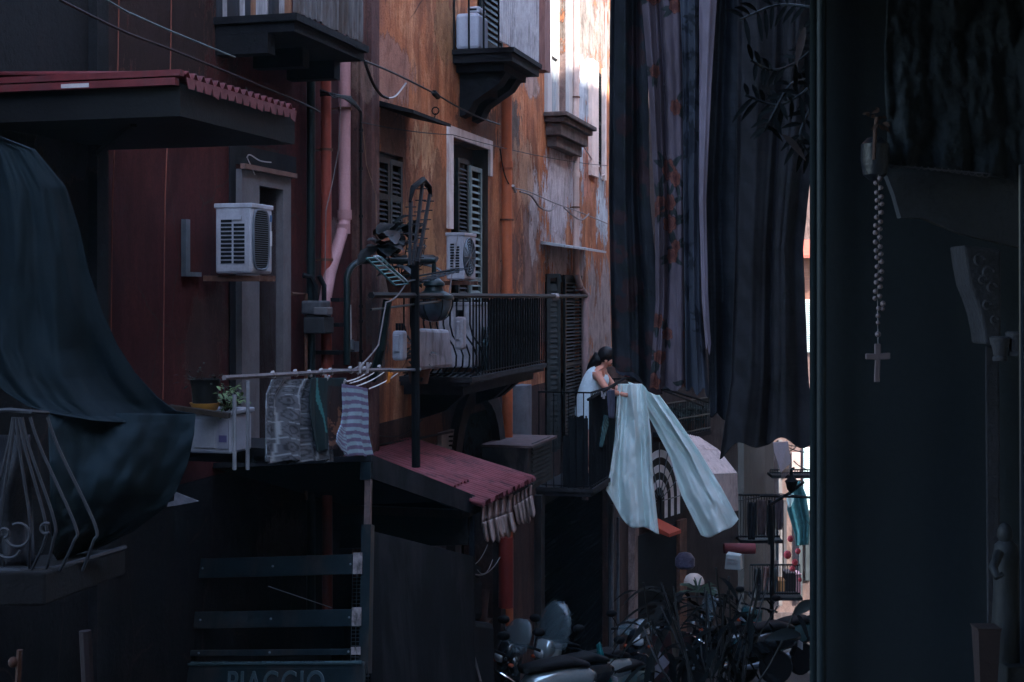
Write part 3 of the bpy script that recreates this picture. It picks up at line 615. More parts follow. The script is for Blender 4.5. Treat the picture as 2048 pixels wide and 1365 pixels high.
ladder(A_, 'grid', P(733, 517), P(790, 571), P(762, 515)-P(733, 517), 8, M('teal_aerial', (.05, .16, .15), .3, 9, .5, 0), .008, .006)
ladder(A_, 'grid', P(748, 513), P(806, 563), (P(762, 515)-P(733, 517))*.3, 2, M('pale_aerial', (.45, .5, .52), .1, 9, .4, 0), .006, .004)
part('boom', MB().tube([P(805, 566), P(832, 560, .85)], .01, 5), G['black'], A_)
A_ = thing('aerial', 'television aerial with short white tipped rods right of the mast', 'aerial', P(832, 568, .85), 'television aerials on the mast')
b = MB(); q0 = P(832, 568, .85); q1 = P(918, 540, 1.0)
b.tube([q0, q1], .012, 6); b.tube([q0+UP*.06, q1+UP*.01], .008, 5)
part('boom', b, G['black'], A_)
b = MB()
for i in range(9): u = (i+1)/9; q = q0.lerp(q1, u); v = (P(10, 4, 1)-P(0, 0, 1)).normalized(); sv = (NV*.9+UP*-.1-DV*.4).normalized(); b.tube([q-sv*.10, q+sv*.10+UP*.02], .005, 4)
part('rods', b, G['steel'], A_)
A_ = thing('aerial', 'tall hooped television aerial with studded rails above the mast', 'aerial', P(838, 505, .85), 'television aerials on the mast')
for (xa, xb, ya, yb) in ((820, 822, 530, 402), (826, 846, 530, 362), (836, 860, 525, 390)):
    b = MB(); p0, p1 = P(xa, ya), P(xb, yb); b.bar(p0, p1, .022, .03)
    for i in range(7): q = p0.lerp(p1, (i+.5)/7.2); b.tube([q-NV*.045, q+NV*.045], .0045, 4)
    part('rail', b, M('grey_aerial_bar', (.045, .048, .058), .2, 9, .5, 0), A_)
b = MB(); b.tube([P(820, 404), P(826, 376), P(846, 360), P(858, 374), P(862, 394)], [.012, .024, .026, .024, .012], 6); part('hoop', b, G['black'], A_, smooth='auto')
# satellite-like leaves plant on the balcony in front of window 1
def leaf_mb(mb, p, d, ln, wd, up, n=4, fold=.25, droop=.3):
    d = d.normalized(); s = d.cross(up).normalized(); u = s.cross(d).normalized(); b0 = len(mb.v)
    for i in range(n+1):
        k = i/n; ww = wd*math.sin(PI*min(.97, k*.93+.05))**.8/2; c = p+d*ln*k-UP*droop*ln*k*k
        mb.v += [c-s*ww+u*ww*fold, c, c+s*ww+u*ww*fold]
    for i in range(n):
        a = b0+3*i; mb.f += [(a, a+1, a+4, a+3), (a+1, a+2, a+5, a+4)]
def rnd_dir(zlo=-.3, zhi=1.):
    a = random.uniform(0, 2*PI); z = random.uniform(zlo, zhi); r = math.sqrt(max(0, 1-z*z)); return Vector((r*math.cos(a), r*math.sin(a), z))
def plant(name, label, cat, base, pts, leafmat, stemmat, ln, wd, nl, pot=None, zlo=-.4, zhi=.9, spread=.1, droop=.3, group=None, rs=.006):
    r = thing(name, label, cat, base, group); b = MB(); lf = MB()
    for (q) in pts:
        b.tube(q, rs, 5)
        for i in range(nl):
            u = random.random()**.7; k = u*(len(q)-1); i0 = min(int(k), len(q)-2); p = q[i0].lerp(q[i0+1], k-i0)
            d = rnd_dir(zlo, zhi); leaf_mb(lf, p+d*random.uniform(0, spread), d, ln*random.uniform(.6, 1.25), wd*random.uniform(.7, 1.2), Vector((0.1, -.2, 1)), droop=droop)
    part('stems', b, stemmat, r); part('leaves', lf, leafmat, r, smooth=True)
    if pot: part('pot', pot[0], pot[1], r, smooth='auto')
    return r
lfdark = M('dark_leaves', (.018, .034, .024), .5, 8, .5, .1); lfblk = M('very_dark_leaves', (.014, .019, .020), .4, 8, .45, .1); lfgrn = M('green_leaves', (.10, .15, .06), .4, 12, .6, .1)
stemm = M('brown_stems', (.05, .035, .03), .3, 20, .8, .2)
plant('potted_plant', 'big leaved dark plant climbing below the shuttered window behind the aerials', 'plant', P(800, 560, .3), [[P(800, 560, .3), P(790, 480, .4), P(770, 455, .5)], [P(800, 560, .3), P(812, 500, .4), P(826, 440, .5)], [P(800, 560, .3), P(845, 530, .5), P(850, 480, .5)], [P(800, 560, .3), P(780, 520, .5), P(750, 470, .5)]], lfblk, stemm, .20, .14, 16, spread=.06, pot=(MB().lathe(P(800, 592, .3), [(.10, 0), (.14, .2), (.15, .2)], 14), G['rust']))
plant('potted_plant', 'dark trailing plant hanging behind the bellied balcony bars', 'plant', W(838, 760, .5), [[W(838, 760, .5), W(834, 720, .5), W(829, 690, .5)]], lfblk, stemm, .09, .05, 40, spread=.10, pot=(MB().lathe(W(838, 768, .5), [(.08, 0), (.11, .15), (.12, .15)], 12), G['rust']))
# white electric boxes
def ebox(x0, x1, y0, y1, o_, label, mat=None):
    t0 = T(x0, o_); k = (F/WY(x0, o_)); z1 = Z(x0, y0, o_); z0 = Z(x0, y1, o_); wd = (x1-x0)/k*.9
    r = thing('meter_box', label, 'electric box', L(t0, o_, z0), 'white boxes round the mast')
    part('case', MB().wbox(t0, t0+.12, o_, o_+wd, z0, z1), mat or G['white'], r, bevel=.025)
    part('cover', MB().wbox(t0-.02, t0, o_+wd*.25, o_+wd*.7, z0+(z1-z0)*.3, z0+(z1-z0)*.86), mat or G['white'], r, bevel=.008)
    b = MB()
    for q in (.25, .5, .75): b.tube([L(t0+.06, o_+wd*q, z1), L(t0+.06, o_+wd*q, z1+.06)], .012, 6)
    part('glands', b, G['black'], r); return r
ebox(783, 810, 662, 722, .62, 'blue white electric box with rounded corners left of the mast')
ebox(908, 929, 634, 700, .75, 'small white box with red marks behind the bars right of the lamp', G['wdirty'])
b = MB(); c = W(870, 700, .45)
b.box8([W(822, 742, .3), W(822, 742, .62), W(905, 735, .62), W(905, 735, .3), W(835, 657, .3), W(838, 657, .62), W(898, 660, .62), W(896, 660, .3)])
single('storage_chest', b, G['wdirty'], 'white plastic chest leaning behind the bellied bars of the middle balcony', 'chest', bevel=.03)
single('flue', MB().tube([W(700, 700, .1), W(700, 680, .1)], .035, 10).wbox(T(694, .06), T(703, .06), .06, .13, Z(697, 705, .1), Z(697, 684, .1)), G['steel'], 'small grey junction box low on the red wall beside the pilaster', 'junction box')
# hanging green thing and laundry on balcony C
b = MB(); b.grid(lambda u, v: W(966+16*u+3*math.sin(v*9), 655+92*v, .5+.04*math.sin(u*12+v*3)), 14, 16)
single('hanging_cloth', b, M('bottle_glass_green_cloth', (.10, .17, .18), .3, 8, .6, .2), 'grey green cloth hanging behind the middle balcony bars', 'cloth', solid=.004, smooth=True)
# reed matting tied inside the balcony C far rails
b = MB(); n = 60
for i in range(n): tt = T(985, oC)+(tC1-T(985, oC)-.05)*i/n; b.tube([L(tt, oC-.035, zCf+.03), L(tt, oC-.035, zCr-.03-random.random()*.03)], .012, 5)
single('reed_screen', b, M('black_green_reed_screen', (.018, .030, .033), .5, 14, .5, .3), 'black green reed screen tied behind the rails of the middle balcony', 'screen')
b = MB(); b.tube([P(1108, 592, .85), P(1114, 594, .85)], .03, 8)
for i in range(7): b.tube([P(1104+2*i, 588, .85), P(1106+2*i, 600, .84)], .008, 4)
single('rag', b, G['wcable'], 'knot of pale string tied round the clothes pole', 'rag')
# ---- cables
CG = 'cables strung along the facades'
def cable(pts, r, mat, label, n=1): return single('cable', MB().tube(pts, r, 5), mat, label, 'cable', CG)
def fine(pl, sub=6):
    out = []
    for i in range(len(pl)-1):
        p0 = pl[max(i-1, 0)]; p1 = pl[i]; p2 = pl[i+1]; p3 = pl[min(i+2, len(pl)-1)]
        for j in range(sub):
            u = j/sub; out.append(.5*((2*p1)+(p2-p0)*u+(2*p0-5*p1+4*p2-p3)*u*u+(3*p1-p0-3*p2+p3)*u*u*u))
    return out+[pl[-1]]
b = MB(); b.tube(fine([W(728, 122, .3), W(790, 148, .25), W(870, 188, .2), W(915, 214, .15), W(960, 236, .1), W(1000, 250, .1)]), .010, 5); b.tube([W(868, 186, .2), W(876, 194, .2)], .03, 6)
single('cable', b, G['cable'], 'black cable running down from the top balcony across the ochre wall to the orange pipe', 'cable', CG)
cable(fine([W(730, 125, .3), W(745, 165, .25), W(762, 190, .2), W(776, 197, .2)]), .014, G['cable'], 'thick black cable hanging in a loop above the small dark canopy')
cable(fine([W(776, 197, .2), W(792, 192, .2), W(812, 167, .2)]), .009, G['wcable'], 'short white cable end curling up above the small dark canopy')
cable(bez(W(722, 245, .15), W(905, 270, .1), .02)+bez(W(905, 270, .1), W(1215, 332, .1), .05), .005, G['cable'], 'long thin wire crossing the ochre wall under the small canopy')
cable(fine([W(1000, 298, .12), W(1008, 345, .12), W(1020, 372, .12), W(1030, 380, .12)]), .008, G['cable'], 'thin wire dropping down the side of the orange pipe')
b = MB(); b.tube(fine([W(1025, 376, .15), W(1060, 385, .15), W(1110, 407, .15), W(1160, 425, .15), W(1215, 448, .15)]), .008, 5); b.tube(fine([W(1040, 384, .17), W(1062, 392, .17), W(1080, 415, .17), W(1100, 422, .17), W(1112, 410, .17)]), .012, 5); b.tube(fine([W(1128, 416, .17), W(1150, 435, .17), W(1165, 440, .17), W(1178, 428, .17)]), .010, 5)
single('cable', b, G['wire'], 'bundle of grey cables looping along the peeling wall towards the hanging sheets', 'cable', CG)
b = MB(); b.tube([W(1026, 372, .16), W(1031, 384, .16)], .02, 6); single('cable_clamp', b, G['wcable'], 'white insulator where the looping cables meet the orange pipe', 'clamp')
b = MB(); pts = [W(722, y, .13) for y in range(225, 745, 20)]; b.tube(pts, .013, 6)
for q in (258, 300, 335, 430, 520, 610, 640, 700): b.tube([W(722, q, .13), W(722, q+6, .13)], .022, 6)
single('cable', b, G['cable'], 'knotted black cable running straight down the brown pilaster', 'cable', CG)
cable([W(725, 250, .12), W(733, 330, .12), W(752, 390, .12), W(754, 560, .12)], .004, M('tan_wire', (.25, .15, .10), .1, 9, .7, 0), 'thin tan wire curving down beside the knotted black cable')
cable([W(682, 190, .2), W(677, 300, .2), W(664, 370, .18), W(652, 420, .18), W(650, 560, .16)], .004, G['wire'], 'thin pale wire slanting between the pink and the red drainpipes')
b = MB()
for k in range(4): b.tube(fine([W(640, 180+4*k, .1), W(670, 190+random.randint(-4, 6), .22), W(700, 196+3*k, .2), W(722, 222+k, .15)]), .008, 5)
b.tube(fine([W(656, 185, .2), W(668, 196, .22), W(684, 192, .2), W(704, 194, .2)]), .005, 5); single('cable', b, G['cable'], 'tangle of black cables tied across the red and pink drainpipes', 'cable', CG)
b = MB(); b.tube(bez(P(810, 570), P(772, 605), .03)+bez(P(772, 605), P(757, 690), .0)+bez(P(757, 690), P(700, 742), .03), .006, 5); single('cable', b, G['wire'], 'thin grey aerial wire falling from the teal aerial to the drying rack', 'cable', CG)
b = MB(); b.tube(fine([W(494, 315, .08), W(500, 310, .1), W(520, 322, .1), W(542, 325, .08)]), .005, 5); b.tube([W(494, 315, .08), W(510, 350, .1)], .004, 5)
single('cable', b, G['wcable'], 'short pale cord hooked over the grey door frame', 'cable', CG)
b = MB(); b.tube(fine([W(80, -20, .3), W(240, 60, .3), W(330, 95, .3), W(430, 135, .35), W(600, 205, .3), W(640, 225, .2)]), .008, 6); single('cable', b, M('dull_brown_cable', (.06, .04, .04), .3, 9, .7, 0), 'long brown cable slanting under the slatted balcony at top left', 'cable', CG)
b = MB(); b.tube(fine([W(180, -20, .3), W(250, 22, .3), W(268, 30, .3), W(340, 62, .35), W(470, 115, .4)]), .006, 6); single('cable', b, M('grey_green_cable', (.10, .13, .13), .3, 9, .6, 0), 'grey green cable at the top left above the brown one', 'cable', CG)
for (xa, xb, lb) in ((238, 223, 'thin rusty wire hanging down the left of the red wall'), (343, 328, 'thin rusty wire running down the middle of the red wall')):
    cable([W(xa, -20, .05), W(xa-2, 130, .05), W(xb+2, 400, .05), W(xb-2, 800, .05)], .004, M('rust_wire_'+str(xa), (.22, .07, .05), .2, 9, .8, 0), lb)
# pale spots, ring hook on canopy
b = MB(); b.tube(arc(W(871, 222, .3), .035, 0, 2*PI, 10, NV, UP), .007, 5); b.tube([W(871, 228, .3), W(870, 234, .2), W(868, 236, .02)], .007, 5); single('iron_hook', b, G['black'], 'small iron ring hook at the tip of the dark canopy', 'hook')
# ---- corrugated awning on the left
oW = T(0); tW0 = (7.0-W0.y)/DV.y; zW = CZ+ (HY-150)/ (F/WY(370, 1.28)); oE = 1.28
AW = thing('corrugated_awning', 'big dark corrugated awning with red edge over the red wall at top left', 'awning', L(tW0+1, 0, zW))
tE0 = T(372, oE); tE1 = T(590, oE)
redm = M('dull_red_metal', (.105, .017, .02), .3, 7, .6, .2, dirt=(.06, .025, .03)); darkm = M('black_metal_sheet', (.0055, .006, .0075), .3, 5, .7, .2)
b = MB(); n = 16*6
def cz(i): return .022*math.sin(2*PI*i/6)
for i in range(n+1):
    tt = tE0+(tE1-tE0)*i/n
    b.v += [L(tt, .02, zW+.05+cz(i)), L(tt, oE, zW+cz(i))]
for i in range(n): b.f.append((2*i, 2*i+1, 2*i+3, 2*i+2))
part('corrugated_sheet', b, redm, AW, solid=.006, smooth=True)
b = MB(); b.wbox(tE0-.02, tE1, .03, oE-.02, zW-.20, zW-.04)
b.wbox(tE1, tE1+.04, .03, oE-.02, zW-.20, zW-.04); part('underside', b, darkm, AW)
b = MB(); b.wbox(tE0-.06, tE0-.02, .02, oE, zW-.01, zW+.02); part('top_edge', b, redm, AW, label='thin red top edge')
b = MB(); b.wbox(tE0-.07, tE0-.03, .02, oE-.02, zW-.055, zW-.02); part('gutter_edge', b, redm, AW, label='dull red lower edge with a white paint smear')
part('paint_smear', MB().wbox(tE0-.073, tE0-.0705, oE*.50, oE*.62, zW-.05, zW-.03), G['wcable'], AW)
b = MB(); b.bar(W(185, 318, .02), L(tE0+.2, oE-.4, zW-.2), .03, .03); part('strut', b, darkm, AW)
for k in range(11): pass
# red tooth shapes: torn fringe under the sheet edge
for i in range(15):
    tt = tE0+(tE1-tE0)*(i+.5)/15; part('fringe_tooth', MB().prism([L(tt-.05, oE+.004, zW-.012), L(tt+.05, oE+.004, zW-.012), L(tt+.028, oE+.004, zW-.06-.02*random.random()), L(tt-.028, oE+.004, zW-.065)], NV*.004), M('faded_pink_fringe', (.17, .055, .06), .3, 9, .8, .1) if i == 0 else bpy.data.materials['faded_pink_fringe'], AW)
# ================================================================== RED HOUSE TERRACE, DRYING RACK
oT = .95; tT0 = T(385, .3); zTf = W(440, 938, oT).z
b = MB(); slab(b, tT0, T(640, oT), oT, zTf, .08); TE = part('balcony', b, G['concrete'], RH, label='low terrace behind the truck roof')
wp = M('dull_white_post', (.20, .20, .22), .2, 9, .6, .1)
for x_ in (469, 496): part('post', MB().tube([W(x_+(0 if x_ == 469 else -1), 940, oT-.03), W(x_, 762 if x_ == 496 else 790, oT-.03)], .012, 6), wp, TE)
t0 = T(386, .55)
FZ = thing('washing_machine', 'white box shaped washing machine standing on the terrace under the orange bowl', 'washing machine', L(t0+.25, .5, zTf+.02))
zt_ = Z(386, 829, .55); x1o = .80
part('casing', MB().wbox(t0, t0+.28, x1o-.28, x1o, zTf+.03, zt_), G['white'], FZ, bevel=.015)
part('front_panel', MB().wbox(t0-.012, t0-.001, .56, .70, zTf+.06, zt_-.03), G['white'], FZ, bevel=.006)
part('control_panel', MB().wbox(t0-.010, t0-.001, .715, .785, zTf+.06, zt_-.03), M('grey_panel', (.26, .26, .31), .1, 5, .5, .02), FZ)
part('badge', MB().wbox(t0-.013, t0-.0105, .725, .775, zt_-.16, zt_-.12), M('violet_badge', (.10, .09, .2), .1, 5, .5, 0), FZ)
part('top', MB().wbox(t0-.02, t0+.30, .50, x1o+.01, zt_, zt_+.025), G['white'], FZ, bevel=.006)
zc = zt_+.03
single('board', MB().bar(W(340, 815, .6)+UP*0, W(458, 832, .95), .05, .03), G['wood'], 'dark board lying across the top of the white machine', 'board')
cb = L(T(404, .7), .72, zt_+.03); sb_ = WY(404, .7)/F
BW = single('bowl', MB().lathe(cb, [(16*sb_, 0), (24*sb_, 5*sb_), (29*sb_, 16*sb_), (31*sb_, 19*sb_), (28*sb_, 19*sb_), (22*sb_, 8*sb_), (4*sb_, 3*sb_)], 24, cap=False), M('orange_yellow_plastic', (.42, .20, .045), .1, 5, .45, .05, dirt=(.2, .09, .03), dirt_amt=.5), 'orange yellow plastic bowl holding a black bucket', 'bowl', smooth='auto')
single('bucket', MB().lathe(cb+UP*9*sb_, [(24*sb_, 0), (27*sb_, 40*sb_), (30*sb_, 56*sb_), (31*sb_, 57*sb_), (28*sb_, 57*sb_), (26*sb_, 46*sb_)], 20), G['glossblk'] if False else M('matt_black_plastic', (.014, .015, .017), .3, 9, .6, .1), 'black plastic bucket flowerpot standing in the orange bowl', 'bucket', smooth='auto')
bt = cb+UP*55*sb_
plant('dried_plant', 'withered plant with thin stems in the black bucket', 'plant', bt, [[bt+Vector((random.uniform(-.05, .05), 0, 0)), bt+Vector((random.uniform(-.12, .12), random.uniform(-.05, .05), random.uniform(.03, .07)))] for _ in range(9)], lfdark, stemm, .03, .012, 5, rs=.003)
bs = W(452, 830, .75)
plant('shrub', 'green leaved shrub spreading between the black bucket and the pale posts', 'plant', bs, [[bs, W(450+random.randint(-6, 30), 800, .75+random.uniform(-.1, .1)), W(445+random.randint(-12, 45), random.randint(765, 815), .75+random.uniform(-.15, .15))] for _ in range(12)], lfgrn, stemm, .045, .018, 16, spread=.04, rs=.004)
# drying rack
oR = 1.1
DR = thing('drying_rack', 'drying rack of grey bars and white lines holding the laundry over the truck', 'drying rack', W(600, 760, .6))
part('bar', MB().tube(fine([W(448, 756, oR), W(520, 752, oR), W(610, 747, oR), W(700, 742, oR), W(780, 740, oR)], 3), .015, 6), M('dull_rack_metal', (.13, .11, .115), .4, 14, .6, .2), DR)
for k, (xa, ya, xb, yb) in enumerate(((690, 764, 735, 745), (700, 767, 752, 743), (712, 773, 768, 745), (738, 778, 795, 747))):
    part('line', MB().tube(bez(W(xa, ya, oR-.02), W(xb, yb, .7), .012, 6), .005, 4), M('white_plastic_line', (.62, .58, .55), .1, 9, .5, 0) if k == 0 else bpy.data.materials['white_plastic_line'], DR)
for (x_, y_) in ((545, 750), (590, 747), (618, 748), (642, 745), (660, 744), (700, 741), (728, 741), (758, 738)): part('knot', MB().tube([W(x_, y_-6, oR), W(x_+3, y_+5, oR)], .014, 5), G['wcable'], DR)
for i, (x_, y_, mm, lb) in enumerate(((778, 757, 'o', 'orange clothes peg hanging on the last white line'), (720, 738, 'w', 'clear white peg cluster on the rack bar'), (735, 738, 'w', 'small white peg at the right of the rack bar'), (651, 764, 'w', 'white peg holding the dark printed cloth'), (684, 772, 'w', 'white peg at the left corner of the striped towel'))):
    b = MB(); p = W(x_, y_, oR-.05 if mm == 'o' else oR+.02); b.tube([p+UP*.045, p-UP*.03], .009, 5); b.tube([p+UP*.04+NV*.025, p-UP*.035-NV*.018], .009, 5)
    single('clothes_peg', b, M('orange_peg', (.65, .20, .03), .1, 9, .5, 0) if mm == 'o' else G['wcable'], lb, 'peg', 'clothes pegs on the drying rack')
# ---- printed cloth machinery
def cloth(name, lf, rf, nu, nv, paint, mat, label, cat, group=None, depth=None, thick=.004, parent=None):
    """lf(v), rf(v) -> (px,py); depth(u,v) -> distance Y or callable giving point"""
    mb = MB(); mb.grid(lambda u, v: depth(u, v, lf(v)[0]*(1-u)+rf(v)[0]*u, lf(v)[1]*(1-u)+rf(v)[1]*u), nu, nv)
    o = single(name, mb, mat, label, cat, group, smooth=True, solid=thick)
    if paint is not None:
        U, V = np.meshgrid(np.linspace(0, 1, nu+1), np.linspace(0, 1, nv+1)); c = paint(U, V)
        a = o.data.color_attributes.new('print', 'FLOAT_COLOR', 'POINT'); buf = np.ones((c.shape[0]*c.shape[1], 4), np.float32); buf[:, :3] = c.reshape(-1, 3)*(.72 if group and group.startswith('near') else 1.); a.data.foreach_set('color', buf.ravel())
    return o
def poly(pts):
    """piecewise function of v through pixel points"""
    n = len(pts)-1
    def f(v):
        k = min(v*n, n-1e-6); i = int(k); u = k-i; a, b_ = pts[i], pts[i+1]; return (a[0]*(1-u)+b_[0]*u, a[1]*(1-u)+b_[1]*u)
    return f
AM = attr_mat('printed_cotton')
def smoothn(sh, k, seed):
    r = np.random.default_rng(seed); a = r.random((k+3, k+3)); y = np.linspace(0, k, sh[0]); x = np.linspace(0, k, sh[1]); yi = y.astype(int); xi = x.astype(int); fy = (y-yi)[:, None]; fx = (x-xi)[None]
    fy = fy*fy*(3-2*fy); fx = fx*fx*(3-2*fx)
    return a[yi][:, xi]*(1-fy)*(1-fx)+a[yi+1][:, xi]*fy*(1-fx)+a[yi][:, xi+1]*(1-fy)*fx+a[yi+1][:, xi+1]*fy*fx
def fbm(sh, k, seed): return sum(smoothn(sh, k*2**i, seed+i)/2**(i+1) for i in range(4))
def p_plaid(U, V):
    gx = U*4+.12*np.sin(V*7); gy = V*6.2+.18*np.sin(U*6); m = fbm(U.shape, 9, 3)
    base = np.array([.14, .15, .175])[None, None]*(0.35+1.3*m[..., None]); cell = ((np.floor(gx)*7+np.floor(gy)*5) % 3)
    d = np.hypot((gx % 1)-.5, (gy % 1)-.5); ring = np.sin(d*26+cell*2+m*6) > .35; base = np.where((ring & (d < .42))[..., None], base*.45, base)
    line = (np.minimum(gx % 1, 1-gx % 1) < .035) | (np.minimum(gy % 1, 1-gy % 1) < .03)
    return np.where(line[..., None], np.array([.34, .38, .42]), base)
def p_stripe(U, V):
    s_ = ((V*9.2+.35*np.sin(U*3.1)*(.5)) % 1) > .5; m = fbm(U.shape, 12, 8)[..., None]
    return np.where(s_[..., None], np.array([.36, .50, .58]), np.array([.20, .16, .27]))*(.8+.4*m)
def p_dark(U, V):
    m = fbm(U.shape, 10, 21); c = np.array([.018, .035, .038])*np.ones(U.shape+(3,)); rr = (U > .5) & (V > .1); c = np.where(rr[..., None], np.array([.035, .02, .02]), c)
    c = np.where((rr & (m > .56) & (V > .3))[..., None], np.array([.20, .09, .06]), c); c = np.where(((np.abs(U-.2-.35*V) < .035) & (V < .75))[..., None], np.array([.05, .2, .2]), c); return c
def wd(o_, amp=.03, fr=5, ph=0, sk=1.2):
    def f(u, v, px, py):
        a = amp*(.3+.7*v); w_ = math.sin(u*fr*2*PI/2+ph+sk*v)+.45*math.sin(u*fr*2.3*PI+2*ph+2*v); return W(px, py, o_+a*.4*w_)+DV*a*w_*1.3
    return f
cloth('blanket', poly([(540, 760), (524, 790), (519, 850), (521, 924)]), poly([(672, 757), (664, 800), (668, 860), (672, 922)]), 70, 80, p_plaid, AM, 'grey plaid blanket with pale check lines hanging on the drying rack', 'blanket', 'laundry on the drying rack', wd(oR, .06, 5, .5))
cloth('printed_cloth', poly([(620, 756), (616, 800), (622, 850), (634, 902)]), poly([(692, 756), (684, 810), (682, 860), (670, 900)]), 50, 70, p_dark, AM, 'dark teal and brown printed cloth hanging between the plaid blanket and striped towel', 'cloth', 'laundry on the drying rack', wd(oR+.03, .03, 4, 1.5))
cloth('striped_towel', poly([(683, 768), (685, 820), (680, 865), (690, 912)]), poly([(735, 777), (737, 820), (736, 868), (746, 912)]), 40, 90, p_stripe, AM, 'lilac and pale blue striped towel hanging at the right of the drying rack', 'towel', 'laundry on the drying rack', wd(oR+.05, .022, 3, 2.2))
cloth('cloth_corner', poly([(681, 850), (673, 868), (670, 885)]), poly([(690, 858), (692, 880), (694, 910)]), 10, 16, p_stripe, AM, 'loose folded corner of lilac towel beside the printed cloth', 'towel', 'laundry on the drying rack', wd(oR+.09, .01, 2, 0))
# ================================================================== THREE WHEELED TRUCK
AF = (DV*math.cos(.245)-UP*math.sin(.245)).normalized(); AL = (-NV-UP*.075).normalized(); AU = AL.cross(AF).normalized()
if AU.z < 0: AU = -AU
RR = C(742, 912, 9.6); TW = 1.30; TL = 2.55
def Q(f, l, u): return RR+AF*f+AL*l+AU*u
def qb(mb, f0, f1, l0, l1, u0, u1): return mb.box8([Q(f0, l0, u0), Q(f0, l1, u0), Q(f1, l1, u0), Q(f1, l0, u0), Q(f0, l0, u1), Q(f0, l1, u1), Q(f1, l1, u1), Q(f1, l0, u1)])
TK = thing('three_wheeled_truck', 'dark blue green three wheeled delivery truck with a slatted tail and sheet roof frame', 'truck', Q(1.2, .65, -2.55))
tkd = M('dark_blue_grey_metal', (.012, .017, .022), .4, 2.5, .8, .25, fine=190, dirt=(.026, .028, .032), dirt_amt=.7, spec=.08); tkb = M('blue_green_metal', (.022, .042, .052), .3, 4, .38, .1, metal=.3, dirt=(.05, .04, .036), dirt_amt=.5)
tkp = M('rusty_grey_post', (.11, .075, .07), .3, 14, .7, .3, dirt=(.05, .06, .065)); tkr = M('black_tarpaulin', (.012, .016, .018), .2, 4, .6, .1)
b = MB(); qb(b, .03, TL-.03, .03, TW-.03, -.03, -.01); part('roof', b, tkr, TK)
for nm, a in (('roof_beam', (0, .03, 0, TW, -.035, .005)), ('roof_beam', (.031, TL-.031, 0, .03, -.15, .01)), ('roof_beam', (.031, TL-.031, TW-.03, TW, -.09, .01)), ('roof_beam', (TL-.03, TL, 0, TW, -.12, .01))):
    b = MB(); qb(b, *a); part(nm, b, tkd, TK)
b = MB(); qb(b, TL-.08, TL-.031, .05, TW-.05, -.40, -.12); part('front_flap', b, tkr, TK)
b = MB(); qb(b, .008, .05, .005, .045, -.46, -.155); part('corner_post', b, tkp, TK)
b = MB(); qb(b, -.004, .004, -.002, .075, -.16, -.04); part('corner_plate', b, tkb, TK)
for (f_, l_) in ((0, TW-.05), (TL-.06, .0), (TL-.06, TW-.05)):
    b = MB(); qb(b, f_+.008, f_+.05, l_+.005, l_+.045, -1.75, -.155 if f_ == 0 else -.151); part('corner_post', b, tkd, TK)
b = MB(); qb(b, -.01, .06, -.012, .055, -1.42, -.46); part('lower_post', b, tkb, TK, label='blue green lower corner post')
b = MB(); qb(b, .061, TL-.1, -.008, .004, -1.55, -.50); part('side_panel', b, tkd, TK, bevel=.003)
b = MB(); qb(b, .061, TL+.15, -.03, -.012, -1.62, -1.50); part('side_rail', b, tkd, TK)
for i in range(5):
    b = MB(); p = Q(.12+.23*i, -.034, -1.52); b.tube([p, p-AU*.05, p-AU*.05-AL*.015, p-AL*.018-AU*.01], .006, 5); b.tube([p-AF*.03, p+AF*.03], .007, 5); part('hook', b, G['wcable'], TK)
for (u1, u0, mt) in ((-.655, -.785, tkb), (-1.01, -1.12, tkb), (-1.262, -1.302, tkb)):
    b = MB(); qb(b, -.03, -.008, .04 if u1 > -1.3 else 0, TW-.03, u0, u1); part('tail_slat', b, mt, TK, bevel=.004)
    if u1 > -1.3: b = MB(); qb(b, -.036, -.031, .035, .10, u0, u1+.01); part('slat_end', b, M('peeling_slat_end', (.22, .19, .19), .5, 18, .8, .4, dirt=(.03, .03, .03), dirt_amt=.8) if u1 > -.8 else bpy.data.materials['peeling_slat_end'], TK)
    for l_ in (.12, .68, TW-.1): b = MB(); b.lathe(Q(-.031, l_, (u0+u1)/2), [(.008, 0), (.008, .004), (.004, .008)], 8, -AF); part('bolt', b, G['steel'], TK)
b = MB(); qb(b, -.035, -.01, 0, TW, -1.95, -1.345); TG = part('tailgate', b, tkb, TK, bevel=.01)
b = MB(); b.tube([Q(-.04, .02, -1.352), Q(-.04, TW-.02, -1.352)], .014, 8); part('top_lip', b, M('polished_rim', (.12, .20, .22), .1, 4, .2, 0, metal=.7), TG, smooth='auto')
b = MB(); qb(b, -.0385, -.0352, .06, TW-.06, -1.90, -1.385); part('pressed_panel', b, tkb, TG, bevel=.002)
b = MB(); qb(b, -.01, TL-.02, 0.0, TW, -1.99, -1.90); part('bed', b, tkd, TK)
b = MB(); qb(b, TL, TL+.95, .10, TW-.10, -2.2, -1.0); qb(b, TL+.1, TL+.75, .15, TW-.15, -1.0, -.62); part('cab', b, tkd, TK, bevel=.06)
for (f_, l_) in ((.55, .03), (.55, TW-.03), (TL+.8, TW/2)):
    wl = part('wheel', MB().lathe(Q(f_, l_-.06, -2.27), [(.12, 0), (.25, .0), (.27, .03), (.27, .09), (.25, .12), (.12, .12)], 20, AL), G['rubber'], TK, smooth='auto')
    part('rim', MB().lathe(Q(f_, l_-.05, -2.27), [(.13, 0), (.13, .10)], 16, AL), G['steel'], wl)
cv = bpy.data.curves.new('lettering', 'FONT'); cv.body = 'PIAGGIO'; cv.size = .26; cv.extrude = .004; cv.bevel_depth = .003; cv.space_character = 1.12
to = bpy.data.objects.new('tmp', cv); COL.objects.link(to); bpy.context.view_layer.update(); me = bpy.data.meshes.new_from_object(to); COL.objects.unlink(to); bpy.data.objects.remove(to)
